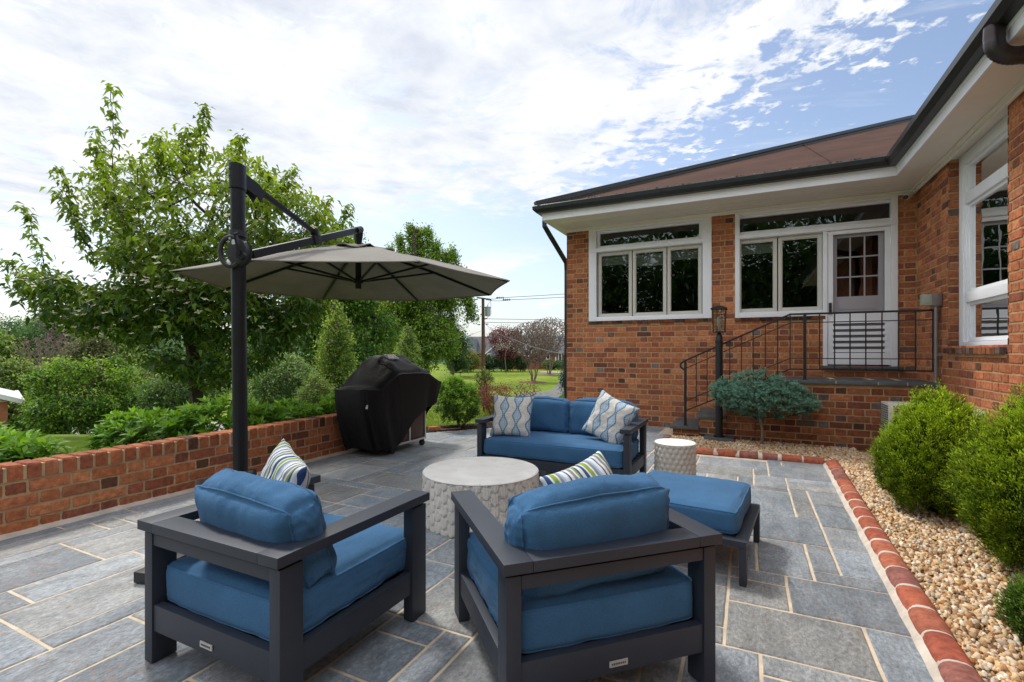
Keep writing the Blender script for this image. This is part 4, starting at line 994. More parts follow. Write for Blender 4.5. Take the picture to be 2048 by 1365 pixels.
for sx_ in (-1, 1):
    for sy_ in (-1, 1):
        m_ = MB(); m_.box(*sorted((sx_*w_/2, sx_*(w_/2-.035))), *sorted((sy_*d_/2, sy_*(d_/2-.06))), 0, .204); m_.build('leg', 'frame', ot, bev=.003)
put_cushion('cushion', ot, (-.02, .03, .236), (0, 0, 0), w=.68, d=.70, h=.145, r=.035, puff=(.008, .008, .018), seed=41, wr=.003)
def pillow(name, label, mat, w, h, t, loc, rot, seed, group=None):
    n = 36; mb = MB(); vs = []
    for side in (1, -1):
        for j in range(n+1):
            for i in range(n+1):
                u, v = -1+2*i/n, -1+2*j/n; ex = .10
                x = u*w/2*(1-ex*(1-v*v)*abs(u)**2); y = v*h/2*(1-ex*(1-u*u)*abs(v)**2)
                th = t/2*((1-u**4)*(1-v**4))**.55*(1-.25*(u*u+v*v)/2)
                wob = .010*nz(x*9+seed, y*9, side)+.006*nz(x*24, y*24+seed, side)
                z = side*(th+wob*min(1, th/.02))+.012*nz(u*1.3+seed, v*1.3); vs.append((x, y, z))
    k = (n+1)**2; fs = []
    for j in range(n):
        for i in range(n):
            a = j*(n+1)+i; fs.append((a, a+1, a+n+2, a+n+1)); fs.append((k+a, k+a+n+1, k+a+n+2, k+a+1))
    mb.add(vs, fs); me = mb.mesh(name, mat, smooth=True); weld(me); o = link(name, me); o.location = loc; o.rotation_euler = rot
    return tag(o, label, 'pillow', group)
R_ = math.radians
pillow('throw_pillow', 'striped green, navy and white pillow behind the back cushion of the left armchair', 'stripes', .42, .42, .16, (-1.10, 2.30, .585), (R_(74), R_(10), R_(-52)), 1, 'striped pillows')
pillow('throw_pillow', 'striped green, navy and white pillow behind the back cushion of the right armchair', 'stripes', .42, .42, .16, (.40, 2.48, .50), (R_(58), R_(-14), R_(30)), 5, 'striped pillows')
pillow('throw_pillow', 'blue and cream wavy patterned pillow on the left end of the sofa', 'ogee', .43, .43, .16, (.00, 4.93, .60), (R_(76), R_(2), R_(-14)), 8, 'patterned pillows')
pillow('throw_pillow', 'blue and cream wavy patterned pillow tilted on the right end of the sofa', 'ogee', .45, .45, .16, (.93, 4.62, .61), (R_(72), R_(20), R_(-46)), 12, 'patterned pillows')

# ------------------------------------------------------------------ concrete tables
def drum(name, label, cat, loc, r, h, kind, seed):
    n = 420 if kind == 'petal' else 300; nzr = 70; mb = MB(); vs = []; cols = []
    for j in range(nzr+1):
        z = h*j/nzr
        for i in range(n):
            a = 2*PI*i/n; s = a*r
            if kind == 'petal':
                cw, ch = 2*PI*r/44, .088; col = round(s/cw); off = (col % 2)*.5; fx = s/cw-col; zz = z/ch+off; row = math.floor(zz); fz = zz-row
                wid = .5*math.sin(PI*min(1, max(0, fz)))**.7+.08; e = abs(fx)/wid
                dr = .010*max(0, 1-e*e)*(.35+.65*(1-fz))+(.0025*math.cos(fx*40) if e < 1 else 0) - (.004 if e > 1 else 0)
            else:
                cw, ch = 2*PI*r/22, .046; zz = z/ch; row = math.floor(zz); xx = s/cw+(row % 2)*.5; fx = xx-math.floor(xx)-.5; fz = zz-row-.5
                dr = .013*(1-max(abs(fx)*1.9, abs(fz)*1.3+abs(fx)*.6))*(1+.5*fx*4*(.5))
            rr = r-.012+dr+.002*nz(a*9, z*30, seed)
            if j == 0 or j == nzr: rr -= .004
            vs.append((rr*math.cos(a), rr*math.sin(a), z))
    fs = [(j*n+i, j*n+(i+1) % n, (j+1)*n+(i+1) % n, (j+1)*n+i) for j in range(nzr) for i in range(n)]
    mb.add(vs, fs, (.78, .76, .73) if kind == 'petal' else (.66, .62, .57)); t = thing(name, label, cat, loc, 'L')
    mb.build('drum', 'concrete', t, smooth=True)
    tp_ = MB(); m = 120
    ringv = []
    for rr, zz in ((r-.010, h-.001), (r-.004, h+.006), (r-.010, h+.012), (r*.9, h+.013), (0.001, h+.013)):
        for i in range(m): a = 2*PI*i/m; ringv.append(((rr+.002*nz(a*12, seed)*(rr > r*.8))*math.cos(a), (rr+.002*nz(a*12, seed)*(rr > r*.8))*math.sin(a), zz))
    tp_.add(ringv, [(j*m+i, j*m+(i+1) % m, (j+1)*m+(i+1) % m, (j+1)*m+i) for j in range(4) for i in range(m)], (1.0, .99, .97)); tp_.build('top', 'concrete', t, smooth=True)
    return t
drum('coffee_table', 'round pale concrete drum table with carved petal sides between the chairs and the sofa', 'table', (-.234, 3.66, 0), .438, .36, 'petal', 2)
drum('side_table', 'small pale concrete drum stool with faceted sides right of the sofa', 'side table', (1.455, 4.33, 0), .181, .44, 'hex', 6)

# ------------------------------------------------------------------ cantilever umbrella
PX, PY = -1.855, 3.30
um = thing('cantilever_umbrella', 'taupe cantilever umbrella with a black side pole open over the patio', 'umbrella', (PX, PY, 0), 'W')
HX, HY = -1.59, 5.02; zc = 1.948; ra = 1.6; az0 = 3.728; hz_ = .40
lean = lambda z: (PX+.010*(1.26-z), PY, z)
m_ = MB(); m_.tube([lean(.05), lean(2.50)], 1, 20, sq=None) if 0 else None
def ovalpole(mb, z0, z1, rx, ry, n=24):
    vs = []
    for z in (z0, z1):
        c = lean(z)
        for k in range(n):
            a = 2*PI*k/n; vs.append((c[0]+rx*math.copysign(abs(math.cos(a))**.8, math.cos(a)), c[1]+ry*math.copysign(abs(math.sin(a))**.8, math.sin(a)), z))
    mb.add(vs, [(k, (k+1) % n, n+(k+1) % n, n+k) for k in range(n)]+[tuple(range(n))[::-1], tuple(range(n, 2*n))])
ovalpole(m_, .05, 2.44, .040, .052); m_.build('pole', 'umbrella_metal', um, smooth=True)
m_ = MB(); c = lean(2.42)
ovalpole(m_, 2.36, 2.525, .047, .060); m_.build('pole_cap', 'umbrella_metal', um, smooth=True)
m_ = MB(); ax = Vector((HX-PX, HY-PY, 0)).normalized(); sd_ = Vector((ax.y, -ax.x, 0))
for s_ in (-1, 1):
    a = Vector(lean(2.44))+sd_*.03*s_; m_.tube([a, a+ax*.16+Vector((0, 0, -.03)), a+ax*.22+Vector((0, 0, -.07))], 1, 4, sq=(.045, .004))
m_.build('strut_bracket', 'umbrella_metal', um)
m_ = MB(); b0 = Vector(lean(2.44))
for dz in (-.0, .045):
    p = b0+Vector((-.03, -.055, dz)); m_.tube([p, p+Vector((0, -.008, 0))], .006, 8)
m_.build('bolt', 'steel', um)
armA = Vector((PX+.05, PY+.06, 1.93)); armB = Vector((HX+.02, HY-.06, 2.50)); Tp = armA+(armB-armA)*.50
m_ = MB(); m_.tube([armA, armB], 1, 4, sq=(.030, .019)); m_.build('arm', 'umbrella_metal', um, bev=.006)
m_ = MB(); m_.tube([Vector(lean(2.44))+ax*.14, Tp+Vector((0, 0, .06))], 1, 4, sq=(.019, .013)); m_.build('strut', 'umbrella_metal', um, bev=.004)
m_ = MB(); dd = (armB-armA).normalized(); m_.tube([Tp-dd*.05, Tp+dd*.06], 1, 4, sq=(.040, .027)); m_.tube([Tp+Vector((0, 0, .03)), Tp+Vector((0, 0, .09))], 1, 4, sq=(.03, .024)); m_.build('arm_joint', 'umbrella_metal', um, bev=.006)
m_ = MB(); m_.tube([armB-dd*.06, armB+dd*.05], .036, 14); m_.tube([armB+Vector((0, .03, .03)), (HX, HY, 2.45), (HX, HY, zc+hz_+.01)], [.04, .045, .03], 12); m_.build('arm_end', 'umbrella_metal', um, smooth=True)
# crank housing: a body on the pole, a loop handle on its left and the crank on its right
cz = 1.925; cc = Vector(lean(cz)); m_ = MB()
body = []; 
for k in range(28):
    a = 2*PI*k/28; body.append((.066*math.cos(a)+.030, .095*math.sin(a)*(1 if math.cos(a) < 0 else .9)))
for y in (-.078, -.02): m_.add([(cc.x+x, cc.y+y, cc.z+z) for x, z in body], [tuple(range(28)) if y > 0 else tuple(range(28))[::-1]])
m_.f += [(k, (k+1) % 28, 28+(k+1) % 28, 28+k) for k in range(28)]; m_.c += [(1, 1, 1)]*28
m_.build('crank_housing', 'plastic', um, bev=.012)
m_ = MB(); lp = [(cc.x-.012+.072*math.cos(a), cc.y-.066, cc.z+.098*math.sin(a)) for a in [PI*.28+i*PI*1.42/18 for i in range(19)]]
m_.tube(lp, .016, 10); m_.build('grip_loop', 'plastic', um, smooth=True)
m_ = MB(); m_.box(cc.x+.0, cc.x+.045, cc.y-.0795, cc.y-.0765, cc.z+.045, cc.z+.078); m_.build('label_sticker', 'plate', um)
m_ = MB(); m_.tube([(cc.x+.070, cc.y-.07, cc.z-.03), (cc.x+.070, cc.y-.11, cc.z-.03)], .028, 16); m_.tube([(cc.x+.070, cc.y-.11, cc.z-.03), (cc.x+.045, cc.y-.115, cc.z+.10)], 1, 4, sq=(.008, .011)); m_.tube([(cc.x+.045, cc.y-.115, cc.z+.10), (cc.x+.042, cc.y-.115, cc.z+.105), (cc.x+.08, cc.y-.135, cc.z+.11)], .009, 8); m_.build('crank_handle', 'umbrella_metal', um, smooth=True)
for dx, dz in ((-.012, .085), (-.012, -.085), (.09, .06)):
    m_ = MB(); m_.tube([(cc.x+dx, cc.y-.076, cc.z+dz), (cc.x+dx, cc.y-.083, cc.z+dz)], .008, 8); m_.build('screw', 'steel', um)
m_ = MB(); ovalpole(m_, cz+.11, cz+.15, .050, .062); m_.build('stop_collar', 'plastic', um, smooth=True)
m_ = MB(); m_.tube([(PX+.03, PY-.03, .44), (PX+.10, PY-.04, .44)], .014, 10); m_.tube([(PX+.09, PY-.04, .44), (PX+.125, PY-.04, .44)], .028, 12); m_.build('tilt_knob', 'plastic', um, smooth=True)
# base
m_ = MB()
for k in range(4):
    a = math.radians(257+90*k); d_ = Vector((math.cos(a), math.sin(a), 0)); p0 = Vector((PX, PY, .035)); m_.tube([p0, p0+d_*.62, p0+d_*.70], 1, 4, sq=(.030, .04))
m_.build('base_cross', 'plastic', um, bev=.006)
m_ = MB(); m_.lathe([(.085, .06), (.085, .075), (.060, .08), (.058, .24), (.05, .25)], 20, PX, PY); m_.build('base_socket', 'plastic', um, smooth=True)
# canopy
cen = Vector((HX, HY, zc)); cor = []
for i in range(8):
    a = az0+i*PI/4; p = cen+Vector((math.cos(a), math.sin(a), 0))*ra
    if i == 1: p.z -= .035
    cor.append(p)
cor = cor
ap = cen+Vector((0, 0, hz_))
def canopy_pt(i, f, t):      # panel i, f across 0..1, t from apex 0 to rim 1
    a, b = cor[i], cor[(i+1) % 8]; q = a+(b-a)*f; m_in = .018*math.sin(PI*f)
    q = q+(cen-q).normalized()*m_in*t*1.6
    p = ap+(q-ap)*t; p.z += .03*math.sin(PI*t)*(1-.0) - .022*math.sin(PI*f)*math.sin(PI*min(1, t*.95)); p.z += .004*nz(p.x*5, p.y*5)*math.sin(PI*t)
    return p
m_ = MB(); nf, nt_ = 14, 16
for i in range(8):
    vs = [canopy_pt(i, a/nf, .10+.90*b/nt_) for b in range(nt_+1) for a in range(nf+1)]
    m_.add(vs, [(b*(nf+1)+a, (b+1)*(nf+1)+a, (b+1)*(nf+1)+a+1, b*(nf+1)+a+1) for b in range(nt_) for a in range(nf)])
can = m_.build('canopy', 'canopy', um, smooth=True); weld(can.data)
m_ = MB()
for i in range(8):      # stitched hem
    m_.tube([canopy_pt(i, a/nf, 1.0)-Vector((0, 0, .004)) for a in range(nf+1)], .005, 5, cap=False)
m_.build('hem', 'canopy', can, smooth=True)
m_ = MB()
for i in range(8):
    vs = []
    for b in range(7):
        for a in range(nf+1):
            t = .02+.22*b/6; p = canopy_pt(i, a/nf, t*(1-.10*math.sin(PI*a/nf)*(b/6))); p.z += .022+.012*(b/6)*math.sin(PI*a/nf*2+i)+.006*nz(p.x*20, p.y*20); vs.append(p)
    m_.add(vs, [(b*(nf+1)+a, (b+1)*(nf+1)+a, (b+1)*(nf+1)+a+1, b*(nf+1)+a+1) for b in range(6) for a in range(nf)])
    m_.tube([vs[6*(nf+1)+a] for a in range(nf+1)], .005, 5, (.2, .2, .2), cap=False)
v_ = m_.build('vent_flap', 'canopy', can, smooth=True)
hub = Vector((HX, HY, 1.975))
m_ = MB(); m_.tube([(HX, HY, zc+hz_), (HX, HY, 1.905)], .030, 14); m_.tube([(HX, HY, 2.0), (HX, HY, 1.96)], .05, 14); m_.build('hub', 'umbrella_metal', um, smooth=True)
for i in range(8):
    m_ = MB(); m_.tube([canopy_pt(i, 0, .04)-Vector((0, 0, .02)), canopy_pt(i, 0, .5)-Vector((0, 0, .016)), canopy_pt(i, 0, .985)-Vector((0, 0, .012))], 1, 4, sq=(.012, .009)); rb = m_.build('rib', 'umbrella_metal', um)
    m_ = MB(); m_.tube([hub, canopy_pt(i, 0, .52)-Vector((0, 0, .025))], 1, 4, sq=(.010, .008)); m_.build('strut', 'umbrella_metal', rb)

# ------------------------------------------------------------------ covered grill
gr = thing('covered_grill', 'gas grill under a black fabric cover beside the end of the garden wall', 'grill', (-1.56, 6.33, 0), 'L', rot=-ANG)
# local: y along the wall, +x towards the patio (front)
def smf(a, b, x): return sm(a, b, x)
def cl01(t): return min(1, max(0, t))
def topz(x, y):
    base = .850-.02*abs(y)+.016*nz(x*6, y*6)
    up = cl01((y+.60)/.34); dn = 1-cl01((y-.16)/.58)**1.3; k = min(up, dn); fx = 1-cl01((x-.03)/.28)*.52-cl01((-x-.10)/.2)*.30
    crease = .020*abs(nz(x*5+2, y*4, 6))+.012*nz(x*11, y*3+4)
    return base+(.365*k)*fx-crease*(.3+k)
m_ = MB(); nphi, nt1, nt2 = 220, 26, 34; vs = []; LX, LYY = .33, .78
def foot(phi):
    c, s = math.cos(phi), math.sin(phi); e = .36
    return LX*math.copysign(abs(c)**e, c), LYY*math.copysign(abs(s)**e, s)
for b in range(nt1+nt2+1):
    for k in range(nphi):
        phi = 2*PI*k/nphi; fx, fy = foot(phi)
        if b <= nt1:
            t = (b/nt1)**.9; x, y = fx*t, fy*t; z = topz(x, y)-.03*smf(.85, 1, t); x += .004*nz(x*9, y*9, 2)
            z += .010*nz(x*8, y*8, 4)+.014*abs(nz(x*3+5, y*3.5, 9))*t
        else:
            t = (b-nt1)/nt2; zt_ = topz(fx, fy)-.03; zh = .09+.37*smf(-.42, .18, fy)*smf(-.1, .25, fx)+.08*smf(.2, .7, fy)+.03*nz(phi*2, 3)
            zh = max(.05, zh)
            z = zt_+(zh-zt_)*t; fl = 1+(.03*t-.10*t*smf(.5, .8, abs(fy))*1.2)
            ripple = (.040*nz(phi*3.2, z*1.2, 1)-.040*abs(nz(phi*5.5, z*1.0, 5))+.016*math.sin(phi*13+z*3))*t**.6
            d = Vector((fx/LX, fy/LYY)).normalized(); x = fx*fl+d.x*ripple; y = fy*(1-.22*t*t*(fy < 0)-.17*t*(fy > 0))+d.y*ripple
            x = max(x, -.30)
        vs.append((x, y, z))
m_.add(vs, [(b*nphi+k, (b+1)*nphi+k, (b+1)*nphi+(k+1) % nphi, b*nphi+(k+1) % nphi) for b in range(nt1+nt2) for k in range(nphi)])
cov = m_.build('cover', 'cover', gr, smooth=True); cov.data.set_sharp_from_angle(angle=math.radians(50)); weld(cov.data)
m_ = MB(); m_.tube([(.30*f+.02, -.30, topz(.3*f, -.30)+.004) for f in [i/8 for i in range(9)]]+[(.36, -.29, .8), (.375, -.28, .4), (.37, -.27, .2)], .004, 6); m_.build('cover_seam', 'cover', cov)
m_ = MB(); q0 = (-.02, -.27); 
def tp3(x, y, dz=.012): return Vector((x, y, topz(x, y)+dz))
def patch(x0, x1, y0, y1, dz): 
    mm_ = MB(); n = 5; mm_.add([tp3(x0+(x1-x0)*i/n, y0+(y1-y0)*j/n, dz) for j in range(n+1) for i in range(n+1)], [(j*(n+1)+i, j*(n+1)+i+1, (j+1)*(n+1)+i+1, (j+1)*(n+1)+i) for j in range(n) for i in range(n)]); return mm_
lg = patch(.045, .135, -.22, -.03, .022).build('logo_patch', 'whitefar', cov)
patch(.052, .128, -.213, -.037, .0235).build('logo_border', 'plastic', lg)
for k in range(5):
    y0 = -.200+k*.032; s = MB(); n = 4; zz = .026
    stro = {0: [(0, 0, .2, 1), (.2, 0, .8, .25), (.4, 0, .6, .7), (.8, 0, 1, 1)], 1: [(0, 0, .25, 1), (.25, 0, 1, .2), (.25, .4, .8, .6), (.25, .8, 1, 1)], 2: [(0, 0, .25, 1), (.25, 0, .9, .2), (.25, .4, .8, .6), (.25, .8, .9, 1), (.8, .1, 1, .9)], 3: [(0, 0, .25, 1), (.25, 0, 1, .2), (.25, .4, .8, .6), (.25, .8, 1, 1)], 4: [(0, 0, .25, 1), (.25, .8, .9, 1), (.25, .4, .9, .6), (.75, .4, 1, 1), (.7, 0, 1, .35)]}[k]
    for (a, b, c, d) in stro:
        xa, xb = .120-.060*d, .120-.060*b; ya, yb = y0+.026*a, y0+.026*c
        s.add([tp3(xa, ya, zz), tp3(xb, ya, zz), tp3(xb, yb, zz), tp3(xa, yb, zz)], [(0, 1, 2, 3)])
    s.build('logo_letter', 'whitefar', lg)
m_ = MB(); m_.add([(.20, -.735, .60), (.245, -.725, .595), (.25, -.72, .665), (.21, -.73, .67)], [(0, 1, 2, 3)]); 
tg = m_.build('small_tag', 'plate', cov)
m_ = MB(); m_.box(-.26, .255, -.33, .33, .10, .62); m_.build('cabinet', 'cabinet', gr, bev=.006)
for y0, y1 in ((-.315, -.015), (.015, .315)):
    m_ = MB(); m_.box(.256, .272, y0, y1, .125, .6); dr_ = m_.build('cabinet_door', 'cabinet', gr, bev=.004)
m_ = MB(); m_.box(.262, .285, -.012, .012, .12, .62); m_.box(.25, .285, .318, .34, .09, .62); m_.box(.25, .285, -.34, -.318, .09, .62); m_.box(.25, .287, -.342, .342, .092, .118); m_.build('steel_frame', 'steel', gr, bev=.003)
for sx_ in (-.22, .24):
    for sy_ in (-.30, .31):
        m_ = MB(); m_.tube([(sx_-.018, sy_, .04), (sx_+.018, sy_, .04)], .04, 18); m_.box(sx_-.025, sx_+.025, sy_-.02, sy_+.02, .055, .10); m_.build('caster', 'rubber', gr, bev=.003)

# ------------------------------------------------------------------ planting close to the house
def thuja(name, label, loc, rx, ry, h, n, seed, col=(.075, .165, .012), tip=(.48, .66, .045)):
    t = thing(name, label, 'bush', loc, 'L'); rng = np.random.default_rng(seed)
    nc = n//26; v = unit(rng.normal(size=(nc*3, 3))); v = v[v[:, 2] > -.75][:nc]; nc = len(v)
    lump = np.array([1+.20*nz(a[0]*3.1+seed, a[1]*3.1, a[2]*2.4)+.20*nz(a[0]*8, a[1]*8+seed, a[2]*5) for a in v])
    egg = np.where(v[:, 2] > 0, 1-.30*np.abs(v[:, 2])**1.5, 1-.18*v[:, 2]**2)
    C0 = v*lump[:, None]*np.stack([rx*egg, ry*egg, np.full(nc, h*.52)], 1); C0[:, 2] += h*.48
    C0 *= rng.uniform(.84, 1.0, (nc, 1))*np.array([1, 1, 1])+np.zeros((nc, 3))
    k = 26; P = np.repeat(C0, k, 0); vv = np.repeat(v, k, 0); ax_ = unit(vv*.55+np.array([0, 0, .75])+rng.normal(size=(nc*k, 3))*.12)
    s = rng.uniform(0, 1, nc*k); fan = unit(np.cross(ax_, np.repeat(rng.normal(size=(nc, 3)), k, 0)))
    side = rng.uniform(-1, 1, nc*k)
    P = P+ax_*(s[:, None]*.085)+fan*(side*.020*(1-s*.5))[:, None]+rng.normal(size=P.shape)*.004
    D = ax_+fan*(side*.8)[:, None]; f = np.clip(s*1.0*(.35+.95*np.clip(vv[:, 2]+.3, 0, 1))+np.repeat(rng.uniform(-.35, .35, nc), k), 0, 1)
    cols = vary(col, nc*k, .25, tip, f)*(.28+.80*s)[:, None]*np.repeat(rng.uniform(.65, 1.2, nc), k)[:, None]  # shade painted in at the spray bases, light on the upper tips
    me = leaves('foliage', P, D, rng.uniform(.012, .024, nc*k), rng.uniform(.0045, .0075, nc*k), cols, 'needle', .05, .3)
    link('foliage', me, t)
    # dark inner mass
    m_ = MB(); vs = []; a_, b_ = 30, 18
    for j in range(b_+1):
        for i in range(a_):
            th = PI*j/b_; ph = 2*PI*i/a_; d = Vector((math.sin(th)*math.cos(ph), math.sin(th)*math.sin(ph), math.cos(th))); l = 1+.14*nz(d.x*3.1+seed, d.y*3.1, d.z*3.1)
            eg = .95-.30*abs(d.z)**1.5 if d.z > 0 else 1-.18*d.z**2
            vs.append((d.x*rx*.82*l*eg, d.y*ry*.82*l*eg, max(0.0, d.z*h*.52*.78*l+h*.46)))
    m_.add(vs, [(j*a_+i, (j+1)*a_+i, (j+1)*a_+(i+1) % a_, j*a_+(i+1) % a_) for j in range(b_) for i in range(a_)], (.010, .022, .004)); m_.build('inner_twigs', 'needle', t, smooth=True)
    m_ = MB(); m_.tube([(0, 0, -.03), (0, 0, h*.4)], .03, 8); m_.build('stem', 'bark', t); return t
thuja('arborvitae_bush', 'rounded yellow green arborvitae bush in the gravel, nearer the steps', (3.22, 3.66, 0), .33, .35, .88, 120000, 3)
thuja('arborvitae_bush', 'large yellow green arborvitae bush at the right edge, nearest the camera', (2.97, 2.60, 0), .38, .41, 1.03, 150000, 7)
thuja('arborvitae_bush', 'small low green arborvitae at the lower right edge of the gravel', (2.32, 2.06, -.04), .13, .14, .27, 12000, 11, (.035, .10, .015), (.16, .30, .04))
# grafted blue spruce
def spruce():
    loc = (3.31, 6.43, 0); t = thing('blue_spruce', 'flat topped blue green dwarf spruce on a thin stem in front of the steps', 'spruce', loc, 'L', rot=-ANG); rng = np.random.default_rng(4)
    m_ = MB(); m_.tube([(-.0, 0, -.03), (.012, 0, .2), (-.02, 0, .38), (-.03, 0, .62)], [.024, .02, .018, .016], 10); m_.build('stem', 'barkpale', t, smooth=True)
    Cs = []; Ds = []; br = MB()
    for i in range(560):
        a = rng.uniform(0, 2*PI); rr = math.sqrt(rng.uniform(0, 1)); x = rr*math.cos(a); y = rr*math.sin(a)
        ztop = .97-.22*rr**2-.14*x*(1 if x > 0 else .1); zbot = .36+.22*rr**1.5-.03*x; layer = rng.integers(0, 7)/6
        z = zbot+(ztop-zbot)*(layer**.8)+.02*nz(x*4, y*4, layer*5)
        sx_ = .62 if x > 0 else .58; p = np.array([x*sx_+.0, y*.50, z]); Cs.append(p); d = np.array([x*1.0, y*1.0, .12]); Ds.append(d/np.linalg.norm(d+1e-6))
    Cs = np.array(Cs); Ds = np.array(Ds)
    keep = RNG.choice(len(Cs), 200, replace=False); arr, par = skeleton(Cs[keep], loc, [(-.02, 0, .38), (-.03, 0, .5), (-.03, 0, .62), (0, 0, .75)]); branches(arr, par, .016, .003, 4).build('branches', 'barkdark', t)
    P = []; D = []; S = []; 
    for c, d in zip(Cs, Ds):
        for q in range(9):
            dd = d+rng.normal(size=3)*np.array([.7, .7, .22]); dd /= np.linalg.norm(dd); ln = rng.uniform(.06, .11); m = 26
            s = rng.uniform(0, 1, m); nn = rng.normal(size=(m, 3)); nn -= dd*(nn@dd)[:, None]; nn = unit(nn)
            P.append(c+dd*(s*ln)[:, None]+nn*.002); D.append(nn+dd*.9+np.array([0, 0, .25])); S.append(s)
    P = np.concatenate(P); D = np.concatenate(D); S = np.concatenate(S); n = len(P)
    hh = np.clip((P[:, 2]-.45)/.5, 0, 1); cols = vary((.045, .13, .085), n, .25, (.26, .46, .34), np.clip(S*.8+hh*.35-.15+RNG.uniform(-.15, .15, n), 0, 1))
    link('foliage', leaves('foliage', P, D, RNG.uniform(.016, .028, n), np.full(n, .0052), cols, 'needle', .0, .1), t)
spruce()
# broad leaved laurels: whorls of long leaves
def laurel(name, label, loc, blobs, nw, seed, lsize=.115, col=(.055, .18, .018), tip=(.28, .50, .06), group='laurel shrubs'):
    t = thing(name, label, 'shrub', loc, 'W', group); P, dep = ell_points(nw, blobs, .55); P = P[P[:, 2] > loc[2]-.02]; dep = dep[:len(P)]
    k = 9; n = len(P)*k; cen = np.mean([b[:3] for b in blobs], axis=0); up_ = unit(unit(P-cen)*.5+np.array([0, 0, .8])); A = np.repeat(up_, k, 0)
    R1 = unit(np.cross(A, np.array([1.0, .3, 0]))); R2 = np.cross(A, R1); ph = np.tile(np.arange(k)*2.4, len(P)); lev = np.tile(np.arange(k)/k, len(P))
    D = R1*np.cos(ph)[:, None]+R2*np.sin(ph)[:, None]+A*(.25+.9*lev)[:, None]; Q = np.repeat(P, k, 0)+A*(lev*.05)[:, None]
    f = np.clip(lev*.5+np.clip((np.repeat(dep, k)-.6)*1.3, 0, 1)*.5+RNG.uniform(-.2, .2, n), 0, 1)
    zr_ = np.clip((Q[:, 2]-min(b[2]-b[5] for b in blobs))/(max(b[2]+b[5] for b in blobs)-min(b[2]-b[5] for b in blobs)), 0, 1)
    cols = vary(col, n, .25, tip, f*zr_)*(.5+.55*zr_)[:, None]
    link('foliage', leaves('foliage', Q-np.array(loc), D, lsize*RNG.uniform(.7, 1.2, n), lsize*.33*RNG.uniform(.8, 1.2, n), cols, 'leaf', .18, .22), t)
    arr, par = skeleton(P[RNG.choice(len(P), min(90, len(P)), replace=False)], loc, [loc, (loc[0], loc[1], loc[2]+.12)]); branches(arr, par, .02, .004, 4).build('stems', 'bark', t)
    return t
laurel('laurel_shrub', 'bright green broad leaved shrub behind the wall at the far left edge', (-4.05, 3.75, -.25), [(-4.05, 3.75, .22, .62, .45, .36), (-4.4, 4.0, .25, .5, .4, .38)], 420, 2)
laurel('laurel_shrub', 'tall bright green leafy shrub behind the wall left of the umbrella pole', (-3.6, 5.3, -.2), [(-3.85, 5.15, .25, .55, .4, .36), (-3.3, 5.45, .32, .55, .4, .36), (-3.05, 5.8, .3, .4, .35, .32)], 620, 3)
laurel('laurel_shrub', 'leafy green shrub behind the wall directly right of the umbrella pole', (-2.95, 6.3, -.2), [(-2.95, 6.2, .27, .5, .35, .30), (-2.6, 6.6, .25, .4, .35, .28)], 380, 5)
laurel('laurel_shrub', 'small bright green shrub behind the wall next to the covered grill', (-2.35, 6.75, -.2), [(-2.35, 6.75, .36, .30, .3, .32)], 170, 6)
laurel('laurel_shrub', 'bushy bright green shrub between the covered grill and the sofa', (-.88, 7.95, -.02), [(-.88, 7.95, .42, .36, .36, .38), (-.95, 7.9, .62, .22, .22, .2)], 420, 8, .075, (.07, .19, .02), (.30, .50, .06))

